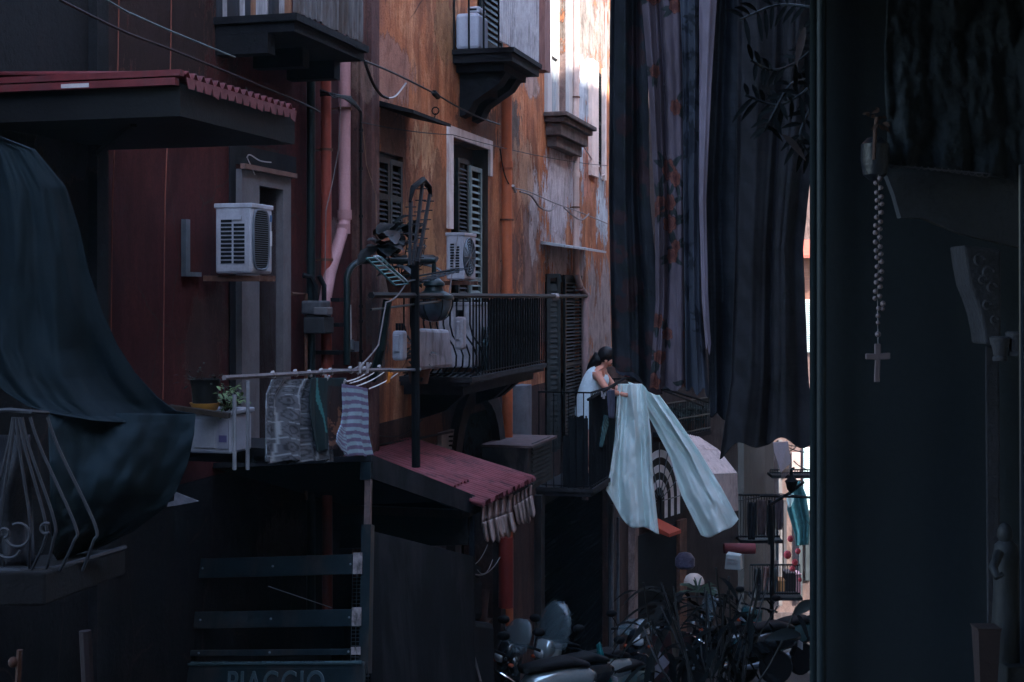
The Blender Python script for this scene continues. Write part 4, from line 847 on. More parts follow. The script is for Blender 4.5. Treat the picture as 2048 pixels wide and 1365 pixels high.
mx = max(v.co.x for v in me.vertices); mb = MB(); mb.v = [Q(-.041-v.co.z, .98-v.co.x*(.70/mx), -1.545+v.co.y*.80) for v in me.vertices]; mb.f = [tuple(p.vertices) for p in me.polygons]
part('lettering', mb, M('embossed_letters', (.072, .11, .125), .2, 5, .3, .05, metal=.4), TG)
# inside wire mesh + loose cord seen between slats
b = MB(); p0, p1 = Q(1.2, .58, -.70), Q(1.2, .30, -.70)
for i in range(9): q = p0.lerp(p1, i/8); b.tube([q, q-AU*.8], .0025, 4)
for i in range(30): b.tube([p0-AU*.8*i/29, p1-AU*.8*i/29], .0025, 4)
part('wire_mesh', b, G['steel'], TK)
part('cord', MB().tube(bez(Q(.5, .95, -.82), Q(.9, .62, -.96), .0), .003, 4), G['wcable'], TK)
# ================================================================== CORRUGATED RED ROOF WITH FRINGED VALANCE
oV = 1.28; tv0 = T(963, oV); tv1 = T(1072, oV); zv = (W(963, 1013, oV).z+W(1072, 955, oV).z)/2; zw_ = zv+.34
b = MB(); n = 23*6
for j in range(3):
    v = j/2
    for i in range(n+1):
        tt = tv0+(tv1-tv0)*i/n; b.v.append(L(tt, .02+(oV-.02)*v+(random.uniform(-.03, .02) if (j == 2 and i % 6 == 0) else 0), zw_+(zv-zw_)*v+.028*math.sin(2*PI*i/6)))
for j in range(2):
    for i in range(n): a = j*(n+1)+i; b.f.append((a, a+1, a+n+2, a+n+1))
SR = thing('corrugated_roof', 'dull red corrugated sheet roof with teeth edge and fringed valance behind the truck', 'roof', L((tv0+tv1)/2, .02, zv))
part('sheet', b, M('faded_red_corrugated', (.21, .058, .068), .3, 5, .75, .12, dirt=(.07, .03, .035), dirt_amt=.7, stretch=(1, 1, 1)), SR, solid=.006, smooth=True)
b = MB(); n = 40
for i in range(n+1): tt = tv0+(tv1-tv0)*.36*i/n; b.v += [L(tt, .3, zw_+(zv-zw_)*.22+.045+.020*math.sin(2*PI*i/5.8)), L(tt, .98, zw_+(zv-zw_)*.75+.03+.020*math.sin(2*PI*i/5.8))]
for i in range(n): b.f.append((2*i, 2*i+1, 2*i+3, 2*i+2))
part('patch_sheet', b, bpy.data.materials['faded_red_corrugated'], SR, solid=.006, smooth=True)
part('beam', MB().wbox(tv0, tv1-.05, oV-.16, oV-.10, zv-.10, zv-.04), G['wood'], SR)
part('beam', MB().wbox(tv0+.02, tv0+.08, .02, oV-.17, zv-.12, zv-.05), G['wood'], SR)
fabm = M('dusty_beige_pink_fabric', (.26, .18, .165), .25, 6, .9, .3, dirt=(.15, .10, .09)); fablo = M('dusty_fabric_strips', (.36, .27, .245), .2, 8, .9, .3, dirt=(.17, .12, .11))
def valance(x0, x1, y0, ym, y1, nl):
    b = MB(); b.grid(lambda u, v: W(x0+(x1-x0)*u, y0+(ym-y0)*v-22*u, oV-.05+.02*math.sin(u*30)+.02*v), 30, 5)
    p = part('valance', b, fabm, SR, solid=.004, smooth=True)
    for i in range(nl):
        a = (i-.06)/nl; e = (i+1.04)/nl; b = MB()
        def fn(u, v):
            m = (a+e)/2; h = (e-a)/2*(1 if v < .72 else math.sqrt(max(.02, 1-((v-.72)/.28)**2))); k = m+(2*u-1)*h
            return W(x0+(x1-x0)*k+v*8, ym+1+(y1-ym)*v*(.85+.25*((i*37) % 5)/5)-22*k, oV-.03+.02*math.sin(k*30)+.018*math.sin(u*PI)+.03*v*(i % 2))
        b.grid(fn, 6, 10); part('fringe_strip', b, fablo, p, solid=.003, smooth=True)
valance(963, 1026, 1010, 1045, 1092, 6); valance(1027, 1064, 992, 1012, 1058, 4)
# small things on the ground floor wall
r = thing('hook_board', 'cream metal panel with a row of hooks on the wall over the corrugated roof', 'panel', W(888, 920, .05))
part('plate', MB().wbox(T(874), T(902), .006, .05, Z(874, 940), Z(874, 866)), M('cream_panel', (.30, .25, .23), .3, 8, .7, .2, dirt=(.12, .09, .08)), r)
for i in range(6): part('hook', MB().wbox(T(888), T(892), .051, .09, Z(888, 875+i*9), Z(888, 872+i*9)), G['black'], r)
b = MB(); b.tube(fine([W(742, 893, .05), W(790, 885, .05), W(840, 876, .05), W(905, 864, .05)]), .012, 5); b.tube(fine([W(742, 870, .05), W(800, 872, .05), W(845, 840, .05)]), .006, 5); single('cable', b, G['cable'], 'black cable running low along the dark wall under the middle balcony', 'cable', CG)
single('drainpipe', MB().tube([W(1012, 1215, .3), W(1012, 1075, .3)], .085, 12), M('dark_red_pipe', (.17, .025, .02), .15, 5, .5, .1), 'short thick dark red pipe below the fringed valance', 'drainpipe', GP, smooth='auto')
single('rolled_blind', MB().tube(fine([W(958, 1290, .9), W(962, 1240, .9), W(968, 1180, .9)], 3), .055, 10), M('dusty_brown_roll', (.07, .042, .04), .3, 7, .85, .4), 'dusty brown rolled blind standing below the valance', 'blind', smooth='auto')
b = MB(); 
for (xa, ya, xb, yb, sg) in ((935, 1140, 1000, 1115, .1), (940, 1132, 975, 1090, .05), (955, 1140, 985, 1120, .08)): b.tube(bez(W(xa, ya, 1.1), W(xb, yb, .8), sg), .005, 4)
single('cable', b, G['wire'], 'thin cables sagging below the fringed valance', 'cable', CG)
single('stick', MB().tube([W(915, 1235, 1.2), W(945, 1300, 1.2), W(962, 1365, 1.2)], .010, 5), G['wcable'], 'thin bent stick rising beside the truck side panel', 'stick')
b = MB(); b.bar(C(905, 1118, 12.6), C(958, 1146, 13.6), .04, .10); single('metal_bar', b, tkd, 'dark bar with a pale top edge jutting out past the truck', 'bar')
r = thing('window_crate', 'dark box with louvred side hanging below the open door beside the woman', 'box', W(1110, 990, .4))
t0 = T(1063, .6); z0, z1 = W(1063, 985, .6).z, W(1063, 897, .6).z
part('box', MB().wbox(t0, t0+1.15, .01, .56, z0, z1), M('rusty_dark_box', (.035, .033, .036), .4, 6, .7, .3, dirt=(.10, .08, .075), dirt_amt=.45), r, bevel=.01)
part('lid', MB().wbox(t0-.03, t0+1.2, .01, .61, z1+.002, z1+.03), M('pinkish_ledge', (.12, .085, .085), .3, 8, .8, .3), r)
b = MB()
for i in range(10): b.wbox(t0+.15, t0+1., .562, .575, z0+.06+i*.05, z0+.085+i*.05)
part('louvres', b, G['shutter'], r)
# ================================================================== WOMAN
tw = T(1179, .42); zh = W(1200, 703, .55).z; KS = (zh-zDf)/1.60
def H(x, y, z): return L(tw+y*KS, .40+x*KS, zDf+.02+z*KS)
WM = thing('person', 'woman with long black hair in a white sleeveless dress leaning over the balcony rail', 'person', H(0, 0, 0))
vs = []; rad = []; es = []
def jn(p, r, par=None):
    vs.append(H(*p)); rad.append(r*KS); i = len(vs)-1
    if par is not None: es.append((par, i))
    return i
pel = jn((.0, 0, .90), (.15)); wai = jn((.03, 0, 1.04), .125, pel); che = jn((.10, 0, 1.20), .135, wai); upc = jn((.155, 0, 1.32), .105, che); nek = jn((.20, 0, 1.39), .048, upc); hd0 = jn((.235, 0, 1.445), .062, nek); hd1 = jn((.25, 0, 1.50), .092, hd0); hd2 = jn((.245, 0, 1.555), .088, hd1)
nose = jn((.345, 0, 1.475), .014, hd1)
for s_ in (-1, 1):
    hip = jn((-.01, s_*.10, .85), .105, pel); kn = jn((.02, s_*.10, .47), .065, hip); an = jn((-.02, s_*.10, .09), .04, kn); jn((.12, s_*.11, .03), .03, an)
    sh = jn((.155, s_*.17, 1.29), .062, upc); el = jn((.30, s_*.235, 1.10), .047, sh); wr = jn((.49, s_*.13, 1.045), .030, el); pm = jn((.545, s_*.11, 1.04), .030, wr)
    for k, (fy, ln) in enumerate(((-.03, .05), (-.01, .06), (.01, .055), (.03, .045))):
        f1 = jn((.58, s_*.11+fy, 1.03), .0095, pm); f2 = jn((.58+ln*.6, s_*.11+fy, 1.02), .009, f1); jn((.58+ln*.75, s_*.11+fy, .995), .008, f2)
    th_ = jn((.555, s_*.11-s_*.04, 1.05), .011, pm); jn((.59, s_*.11-s_*.045, 1.035), .009, th_)
org = Vector(WM['wloc']); me = bpy.data.meshes.new('body'); me.from_pydata([tuple(v-org) for v in vs], es, []); me.update()
skinm = M('warm_skin', (.60, .27, .19), .08, 8, .6, .05); me.materials.append(skinm)
ob = bpy.data.objects.new('body', me); COL.objects.link(ob); ob.parent = WM; md = ob.modifiers.new('skin', 'SKIN'); md.use_smooth_shade = True
for i, v in enumerate(me.skin_vertices[0].data): v.radius = (rad[i], rad[i]); v.use_root = (i == pel)
md2 = ob.modifiers.new('sub', 'SUBSURF'); md2.levels = 1; md2.render_levels = 1
ob['wloc'] = tuple(org)
def ring_loft(mb, rings, n=20):
    b0 = len(mb.v)
    for (cx, cz_, rx, ry, tilt) in rings:
        for j in range(n):
            a = 2*PI*j/n; fold = 1+.05*math.sin(a*7)*(1 if cz_ < 1.1 else .0); mb.v.append(H(cx+math.cos(a)*rx*fold, math.sin(a)*ry*fold, cz_+tilt*math.cos(a)))
    for i in range(len(rings)-1):
        for j in range(n): k = (j+1) % n; mb.f.append((b0+i*n+j, b0+i*n+k, b0+(i+1)*n+k, b0+(i+1)*n+j))
    return mb
b = ring_loft(MB(), [(-.01, .60, .165, .20, 0), (-.01, .70, .16, .195, 0), (-.01, .85, .16, .19, 0), (.02, 1.0, .165, .185, -.03), (.05, 1.10, .155, .17, -.05), (.09, 1.19, .155, .165, -.06), (.125, 1.26, .145, .15, -.07), (.15, 1.31, .12, .13, -.07), (.165, 1.345, .085, .10, -.06)])
part('dress', b, M('white_blue_cotton', (.60, .70, .74), .08, 12, .9, .2), WM, smooth=True)
b = MB(); hc = H(.235, 0, 1.54); b.sphere(hc, .112*KS, 16, (1, .95, 1.0))
b.v = [v for v in b.v]; part('hair', b, M('black_hair', (.012, .011, .013), .3, 30, .5, .2, stretch=(1, 1, .2)), WM, smooth=True)
b = MB(); b.tube([H(.16, 0, 1.53), H(.11, .01, 1.46), H(.045, .01, 1.38), (H(.0, .01, 1.28)), H(-.03, .01, 1.18)], [.085*KS, .08*KS, .062*KS, .04*KS, .012*KS], 10); part('ponytail', b, bpy.data.materials['black_hair'], WM, smooth=True)
b = MB(); b.sphere(H(.275, 0, 1.475), .078*KS, 14, (.85, .8, 1.05)); fc = part('face', b, skinm, WM, smooth=True)
for s_ in (-1, 1):
    part('eye', MB().sphere(H(.337, s_*.03, 1.495), .009*KS, 8), G['black'], fc)
    part('ear', MB().sphere(H(.25, s_*.078, 1.47), .02*KS, 8, (1, .5, 1.4)), skinm, fc)
part('mouth', MB().sphere(H(.338, 0, 1.435), .012*KS, 8, (.6, 1.6, .5)), M('lips', (.3, .1, .09), .1, 9, .6, 0), fc)
# ================================================================== BIG PALE SHEETS
tealm = M('pale_aqua_sheet', (.84, .95, .91), .05, 5, .85, .25, fine=220, spec=.1)
_t = tealm.node_tree; _t.links.remove(_t.nodes['Principled BSDF'].inputs['Base Color'].links[0]); _t.nodes['Principled BSDF'].inputs['Base Color'].default_value = (.84, .94, .92, 1); _tr = _t.nodes.new('ShaderNodeBsdfTranslucent'); _mx = _t.nodes.new('ShaderNodeMixShader'); _mx.inputs[0].default_value = .38; _pb = _t.nodes['Principled BSDF']
_tr.inputs['Color'].default_value = (.86, .99, .97, 1); _t.links.new(_pb.outputs[0], _mx.inputs[1]); _t.links.new(_tr.outputs[0], _mx.inputs[2]); _t.links.new(_mx.outputs[0], _t.nodes['Material Output'].inputs['Surface'])
yS = WY(1250, .95)
def folds(Y0, amp, fs, crk=1., hem=30):
    rs = random.Random(int(Y0*100)); ph = [rs.uniform(0, 6) for _ in range(8)]
    def f(u, v, px, py):
        py += (hem*math.sin(u*PI*.9+.25)-.35*hem)*v**4+(hem*.22*math.sin(u*9+ph[6])*v**5); px += 5*math.sin(v*5+ph[7])*v*(1-abs(2*u-1))
        uu = u+.06*math.sin(u*7+ph[3]+v*1.7); w_ = math.sin(uu*fs*2*PI+ph[0]+.8*v)*(.55+.45*v)+.32*math.sin(uu*fs*2.1*2*PI+ph[1]-1.6*v)+.12*math.sin(uu*fs*4.3*PI*2+ph[2]+3*v)*(1-.5*v)
        w_ += 1.0*mnoise.fractal(Vector((u*3.2+ph[4]-v*.8, v*2.6, ph[5])), 1., 2., 2)+.22*mnoise.noise(Vector((u*9-v*7, v*9+u*6, ph[2])))*crk*2
        cr = math.sin(px*.11+py*.05+ph[3]+2*math.sin(py*.03))*math.sin(py*.09-px*.04+ph[4])*.15*crk+.07*crk*math.sin(px*.3+py*.22+ph[5]+3*math.sin(py*.06+px*.02))
        return C(px, py, Y0+amp*(w_+cr))
    return f
cloth('hanging_sheet', poly([(1236, 768), (1229, 880), (1221, 940), (1212, 992)]), poly([(1290, 768), (1302, 870), (1306, 960), (1318, 1072)]), 90, 120, None, tealm, 'pale aqua bedsheet hanging straight down under the woman\'s hands', 'sheet', 'pale aqua sheets', folds(yS, .085, 2.2, .5, 34))
cloth('hanging_sheet', poly([(1256, 764), (1302, 842), (1340, 915), (1362, 990), (1402, 1072)]), poly([(1312, 782), (1352, 835), (1400, 905), (1442, 975), (1477, 1042)]), 90, 130, None, tealm, 'pale aqua bedsheet blown out sideways by the wind', 'sheet', 'pale aqua sheets', folds(yS+.25, .11, 1.25, .5, 16))
b = MB(); b.tube([C(1176, 800, yS-1.2), C(1252, 756, yS+.3), C(1320, 778, yS+1.5), C(1405, 812, yS+3)], .02, 6); b.tube([C(1252, 756, yS+.3), C(1330, 775, yS+1.5)], .035, 6)
single('clothes_pole', b, G['black'], 'thin black clothes pole jutting out from the woman\'s balcony', 'pole')
b = MB()
for i in range(46): tt = tD0+.12+(tD1-tD0-.2)*i/45; b.tube([L(tt, oD-.04, zDf+.03), L(tt, oD-.04, zDr-.06-random.random()*.04)], .017, 5)
for i in range(22): o_ = .36+(oD-.42)*i/21; b.tube([L(tD0+.04, o_, zDf+.03), L(tD0+.04, o_, zDr-.30-random.random()*.05-(.25 if i < 5 else 0))], .012, 5)
single('reed_screen', b, G['cavity'], 'dark screen tied inside the rail below the woman', 'screen')
# bird cage / basket, small laundry on her rail
r = thing('peg_basket', 'turquoise plastic basket with wire hoop hanging inside the woman\'s balcony rail', 'basket', W(1196, 835, .55))
c = W(1196, 836, .55); k = WY(1196, .55)/F
part('tray', MB().lathe(c, [(11*k, 0), (14*k, 2*k), (15*k, 17*k), (13.5*k, 17*k)], 14, cap=False), M('turquoise_plastic', (.04, .26, .24), .15, 5, .5, 0), r, smooth='auto')
part('hoop', MB().tube([c+Vector((math.cos(a)*13*k, 0, 17*k+math.sin(a)*19*k)) for a in [PI*i/10 for i in range(11)]], 1.0*k, 5), M('turquoise_wire', (.15, .32, .30), .1, 9, .5, 0), r)
cloth('small_towel', poly([(1208, 830), (1203, 865), (1198, 893)]), poly([(1216, 832), (1217, 850), (1204, 896)]), 10, 20, lambda U, V: np.where((((V*14+U*3) % 1) > .5)[..., None], np.array([.10, .25, .26]), np.array([.03, .10, .11])), AM, 'small teal striped towel hanging on the woman\'s rail', 'towel', None, wd(.76, .01, 2))
cloth('small_garment', poly([(1214, 782), (1215, 810), (1217, 836)]), poly([(1229, 780), (1230, 805), (1228, 838)]), 12, 20, lambda U, V: np.ones(U.shape+(3,))*np.array([.07, .08, .13])*(.4+1.2*fbm(U.shape, 5, 4)[..., None]), AM, 'small dark violet garment pegged beside the pale sheets', 'garment', None, wd(.84, .01, 2))
for i, (x_, y_) in enumerate(((1203, 789), (1211, 787), (1218, 779), (1223, 784), (1231, 788), (1209, 793))):
    b = MB(); p = W(x_, y_, .80); b.tube([p+UP*.04, p-UP*.035+NV*.02*(-1)**i], .010, 5); b.tube([p+UP*.04+DV*.02, p-UP*.035], .007, 5)
    single('clothes_peg', b, wh, 'white clothes peg on the rail in front of the woman', 'peg', 'white pegs on the balcony rail')
# ================================================================== END OF THE LANE
def plainpl(nm, c): return plaster(nm, [c, tuple(v*.6 for v in c), tuple(min(1, v*1.2) for v in c)], [], streak=.5)
# house turned across the bend, with the striped arch
A0 = C(1278, 590, 25.4); A0.z = 0; D2v = Vector((.52, .854, 0)).normalized(); N2v = Vector((D2v.y, -D2v.x, 0))
def L2(t, o, z): return A0+D2v*t+N2v*o+Vector((0, 0, z))
def hit2(px, py, o=0.):
    rd = Vector(((px-1024)/F, 1, 0)); den = rd.dot(N2v); Y = (o+A0.dot(N2v))/den; return C(px, py, Y)
def t2(px, o=0.): return (hit2(px, 0, o)-A0).dot(D2v)
def z2(px, py, o=0.): return hit2(px, py, o).z
def bx2(mb, ta, tb, oa, ob_, za, zb): return mb.box8([L2(ta, oa, za), L2(ta, ob_, za), L2(tb, ob_, za), L2(tb, oa, za), L2(ta, oa, zb), L2(ta, ob_, zb), L2(tb, ob_, zb), L2(tb, oa, zb)])
AHs = thing('arched_house', 'dark house at the lane bend with a black and white striped arch over its door', 'building', L2(1, 0, ground(27)))
tend = t2(1476)
b = MB(); bx2(b, -.8, tend, -.5, 0, ZB, 9); part('wall', b, plainpl('dark_bend_plaster', (.05, .035, .035)), AHs)
ca = hit2(1312, 1003); tcx = (ca-A0).dot(D2v); zcx = ca.z; Ro = abs(z2(1312, 885)-zcx)
arcm = [M('stripe_white', (.66, .64, .66), .15, 7, .7, .1), M('stripe_black', (.014, .016, .02), .2, 7, .7, .1)]
nb = 7
for i in range(nb):
    r0 = Ro*(i+.9)/(nb+.9); r1 = Ro*(i+1.9)/(nb+.9); b = MB(); NS = 26
    for j in range(NS):
        a0 = PI*j/NS; a1 = PI*(j+1)/NS
        def ap(a, r, o): return L2(tcx+math.cos(a)*r, o, zcx+math.sin(a)*r)
        b.box8([ap(a0, r0, .02), ap(a0, r1, .02), ap(a0, r1, .05), ap(a0, r0, .05), ap(a1, r0, .02), ap(a1, r1, .02), ap(a1, r1, .05), ap(a1, r0, .05)])
    for s_ in (-1, 1): bx2(b, tcx+(s_*r0 if s_ > 0 else -r1), tcx+(s_*r1 if s_ > 0 else -r0), .02, .05, zcx-.34, zcx)
    part('arch_stripe', b, arcm[i % 2 == 0], AHs, label='white curved stripe' if i % 2 else 'black curved stripe')
b = MB()
for k in range(9):
    a = PI*k/8; b.tube([L2(tcx+math.cos(a)*Ro*.12, .07, zcx+math.sin(a)*Ro*.12), L2(tcx+math.cos(a)*Ro, .07, zcx+math.sin(a)*Ro)], .010, 4)
part('arch_spokes', b, G['steel'], AHs)
b = MB(); za = z2(1340, 1040); b.prism([L2(tcx-.5, .02, za+.12), L2(tcx-.5, .5, za-.06), L2(tcx-.5, .5, za-.12), L2(tcx-.5, .02, za)], D2v*(t2(1352, .4)-tcx+.5)); part('awning', b, M('bright_red_awning', (.42, .07, .04), .15, 6, .7, .2, stretch=(6, 6, 1)), AHs, label='small bright red awning under the striped arch')
b = MB(); bx2(b, t2(1352), t2(1366), .002, .08, ZB, z2(1356, 1040)); part('pilaster', b, plainpl('brick_brown_pilaster', (.22, .11, .08)), AHs)
b = MB(); bx2(b, tcx-.9, t2(1350), .002, .03, ZB, za-.1); part('doorway', b, G['cavity'], AHs)
# its balcony with pots seen beside the blown sheet
za = z2(1380, 868, .7); b = MB(); bx2(b, t2(1335, .3), t2(1418, .7), .002, .75, za-.08, za); bc = part('balcony', b, G['concrete'], AHs)
b = MB(); zt2 = z2(1380, 800, .7)
for i in range(26): tt = t2(1335, .7)+(t2(1418, .7)-t2(1335, .7))*i/25; b.tube([L2(tt, .72, za), L2(tt, .72, zt2)], .009, 4)
for zz in (za+.05, (za+zt2)/2, zt2): b.tube([L2(t2(1325, .7), .72, zz), L2(t2(1418, .7), .72, zz)], .016, 5)
part('railing', b, G['dgreen'], bc)
for i in range(4):
    p = L2(t2(1345+22*i, .5), .4, za+.01); plant('potted_plant', 'small dark potted plant on the far balcony, number %s from its near end' % ['first', 'second', 'third', 'last'][i], 'plant', p, [[p+UP*.15, p+UP*.4+Vector((random.uniform(-.1, .1), 0, 0))] for _ in range(4)], lfdark, stemm, .12, .06, 14, spread=.1, pot=(MB().lathe(p, [(.08, 0), (.11, .17), (.12, .17)], 10), G['rust']), group='plants on the far balcony')
for o_ in [x for x in COL.objects if x.name.startswith('potted_plant') and 'label' in x and 'number' in x['label']]:
    o_['label'] = 'small dark potted plant on the far balcony behind the blown aqua sheet'
# ribbed beige hood
b = MB(); prof = [(1352, 850, 24.6), (1437, 902, 23.6), (1473, 948, 23.2), (1476, 1020, 23.3)]; pro2 = [(1330, 905, 24.4), (1392, 940, 23.0), (1425, 975, 22.6), (1440, 1035, 22.8)]
n = 64
HDp = [C(*p) for p in ((1398, 877, 24.6), (1437, 902, 23.9), (1473, 948, 23.6), (1475, 1020, 23.7))]; HDq = [C(*p) for p in ((1330, 862, 22.6), (1372, 900, 22.0), (1408, 950, 21.8), (1412, 1026, 21.9))]
for i in range(len(HDp)-1):
    nn = (HDp[i+1]-HDp[i]).cross(HDq[i]-HDp[i]).normalized()*.03; b0 = len(b.v)
    for j in range(n+1):
        u = j/n; k = math.sin(2*PI*j/4); b.v += [HDp[i].lerp(HDq[i], u)+nn*k, HDp[i+1].lerp(HDq[i+1], u)+nn*k]
    for j in range(n): b.f.append((b0+2*j, b0+2*j+2, b0+2*j+3, b0+2*j+1))
HD = thing('ribbed_hood', 'beige ribbed plastic hood bulging from the wall behind the blown aqua sheet', 'awning', HDq[3])
part('ribbed_sheet', b, M('beige_ribbed_plastic', (.52, .43, .40), .15, 6, .6, .1, dirt=(.2, .15, .13)), HD, solid=.006)
b = MB(); b.tube(HDp, .018, 5); b.tube(HDq, .018, 5)
for p, q in zip(HDp, HDq): b.tube([p, q], .018, 5)
part('frame', b, G['wcable'], HD)
# far pink house facing up the lane
YF = 38.
FH = thing('pink_house', 'pale pink house with shade painted on its left closing the far end of the lane', 'building', Vector((8, YF, ground(YF))))
fpk = plaster('pale_pink_far', [(.13, .085, .078), (.075, .05, .045), (.18, .13, .12)], [], streak=.5); fbr = plaster('shaded_rose_far', [(.060, .034, .030), (.035, .022, .020), (.085, .052, .047)], [], streak=.5)  # the rose mix puts shade into the colour of the left wall
def fx(px): return (px-1024)/F*YF
def fz(py): return CZ+(HY-py)/F*YF
part('wall', MB().box(fx(1400), fx(1546), YF+.1, YF+.5, ZB-2, 11), fbr, FH, label='rose wall darkened with painted-in shade')
part('wall', MB().box(fx(1546), 16, YF, YF+.5, ZB-2, 11), fpk, FH)
def fbox(x0, x1, y0, y1, d0=.05, d1=.0): return MB().box(fx(x0), fx(x1), YF-d0, YF-d1-.002, fz(y1), fz(y0))
part('shutter', fbox(1604, 1640, 600, 705, .08), M('white_green_louvre', (.6, .66, .64), .1, 5, .6, .1), FH, label='white louvred shutter')
part('shutter', fbox(1606, 1630, 895, 1020, .08), bpy.data.materials['white_green_louvre'], FH)
b = MB()
for i in range(24): z_ = fz(705)+(fz(600)-fz(705))*i/24; b.box(fx(1604), fx(1640), YF-.10, YF-.082, z_, z_+.03)
part('louvres', b, G['slatlit'], FH)
b = MB()
for i in range(28): z_ = fz(1020)+(fz(895)-fz(1020))*i/28; b.box(fx(1606), fx(1630), YF-.10, YF-.082, z_, z_+.03)
part('louvres', b, M('louvre_shade', (.25, .36, .36), .1, 5, .6, .1), FH)
b = MB(); b.prism([Vector((fx(1590), YF, fz(480))), Vector((fx(1590), YF-.8, fz(512))), Vector((fx(1590), YF-.8, fz(518))), Vector((fx(1590), YF, fz(512)))], Vector((1.2, 0, 0))); part('awning', b, M('red_brown_awning', (.30, .07, .05), .2, 6, .7, .2), FH)
part('brown_panel', fbox(1596, 1640, 519, 600, .05), M('brown_wood_panel', (.16, .075, .055), .4, 3, .8, .3, stretch=(.5, 1, 8)), FH)
for (x0, x1, y0, y1) in ((1478, 1502, 985, 1085), (1526, 1546, 920, 1010), (1500, 1528, 1130, 1250)):
    f_ = part('window', fbox(x0, x1, y0, y1, .06), G['shutter'], FH)
part('band', fbox(1400, 1760, 1225, 1500, .07), plainpl('dark_plinth', (.08, .06, .06)), FH, label='dark plinth')
for (x0, x1, y0, y1, dd, c_, nm) in ((1556, 1563, 880, 1210, .12, (.10, .09, .09), 'drainpipe_cover'), (1566, 1572, 1000, 1150, .10, (.06, .055, .06), 'cable_duct'), (1583, 1600, 905, 960, .06, (.30, .22, .20), 'panel'), (1596, 1603, 1020, 1200, .14, (.05, .06, .065), 'drainpipe_cover'), (1548, 1556, 1040, 1120, .06, (.03, .035, .04), 'panel'), (1610, 1622, 1040, 1160, .08, (.04, .05, .055), 'panel')):
    part(nm, fbox(x0, x1, y0, y1, dd), M('far_%s_%d' % (nm, x0), c_, .4, 3, .8, .2), FH)
# nearer dark house pieces in the gap
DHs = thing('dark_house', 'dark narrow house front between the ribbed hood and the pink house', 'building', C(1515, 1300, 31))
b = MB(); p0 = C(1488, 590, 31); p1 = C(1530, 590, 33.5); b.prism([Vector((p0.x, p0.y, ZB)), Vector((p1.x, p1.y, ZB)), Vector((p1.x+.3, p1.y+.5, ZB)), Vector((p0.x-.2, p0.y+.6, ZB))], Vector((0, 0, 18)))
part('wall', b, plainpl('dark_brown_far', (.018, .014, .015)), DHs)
# railings, clothes, netting, street lantern in the gap
def fence_balcony(nm, px0, px1, y0, y1, Y, label):
    r = thing(nm, label, 'balcony', C((px0+px1)/2, y1, Y)); b = MB(); s__ = Y/F
    part('slab', MB().box(C(px0, 0, Y).x, C(px1, 0, Y).x, Y-.3, Y+.35, C(0, y1+6, Y).z, C(0, y1, Y).z), G['concrete'], r)
    n = int((px1-px0)/5)
    for i in range(n+1): x = px0+(px1-px0)*i/n; b.tube([C(x, y0, Y-.28), C(x, y1, Y-.28)], .010, 4)
    for yy in (y0, y1-3): b.tube([C(px0, yy, Y-.28), C(px1, yy, Y-.28)], .02, 5)
    part('railing', b, G['black'], r); return r
fence_balcony('far_balcony', 1476, 1560, 990, 1076, 29, 'black railed balcony in the gap over the tilted grey unit')
fence_balcony('far_balcony', 1540, 1640, 940, 948, 33, 'thin black ledge high in the bright gap beside the dark pillar')
for k, (x0, x1, y0, y1, c_, lb) in enumerate(((1495, 1512, 1005, 1080, (.02, .025, .03), 'black shirt hanging under the far balcony rail'), (1515, 1532, 1000, 1070, (.07, .05, .05), 'dark brown cloth hanging from the far clothes line'), (1535, 1550, 1010, 1090, (.02, .03, .035), 'black trousers hanging from the far clothes line'), (1552, 1566, 990, 1060, (.10, .08, .09), 'grey cloth hanging from the far clothes line'))):
    cloth('hanging_garment', poly([(x0, y0), (x0-1, (y0+y1)/2), (x0+1, y1)]), poly([(x1, y0), (x1+1, (y0+y1)/2), (x1-2, y1)]), 10, 14, None, M('far_cloth_%d' % k, c_, .3, 6, .8, .2), lb, 'garment', 'clothes on the far line', (lambda Y: (lambda u, v, px, py: C(px, py, Y+.05*math.sin(u*9+v*2))))(28))
single('clothes_line', MB().tube([C(1475, 1002, 28), C(1560, 988, 28), C(1640, 996, 28)], .012, 5), G['cable'], 'black far clothes line crossing the bright gap', 'line')
nm_ = M('teal_netting', (.07, .22, .23), .4, 10, .8, .2)
cloth('netting', poly([(1578, 968), (1574, 1020), (1590, 1070), (1592, 1092)]), poly([(1600, 962), (1612, 990), (1620, 1040), (1618, 1090)]), 16, 24, None, nm_, 'teal netting hanging at the right end of the gap', 'netting', None, lambda u, v, px, py: C(px, py, 30+.12*math.sin(u*12+v)))
cloth('hanging_garment', poly([(1573, 990), (1574, 1005), (1577, 1016)]), poly([(1588, 988), (1587, 1002), (1582, 1014)]), 6, 8, None, tealm, 'tiny pale aqua cloth in front of the teal netting', 'garment', 'clothes on the far line', lambda u, v, px, py: C(px, py, 29+.04*math.sin(u*8)))
LN = thing('lantern', 'black street lantern on a crossed arm in the bright gap', 'lantern', C(1583, 985, 27)); k = 27/F
part('lamp_body', MB().lathe(C(1583, 985, 27), [(4*k, 0), (9*k, 6*k), (12*k, 20*k), (14*k, 22*k), (6*k, 30*k), (3*k, 34*k), (3*k, 42*k)], 8), G['black'], LN)
part('arm', MB().tube([C(1540, 1010, 27), C(1583, 984, 27), C(1608, 964, 27)], .03, 6), G['black'], LN)
part('arm', MB().tube([C(1520, 992, 27.2), C(1640, 996, 27.2)], .025, 6), G['black'], LN)
part('hook', MB().tube([C(1583, 945, 27), C(1583, 938, 27), C(1589, 936, 27)], .02, 6), G['black'], LN)
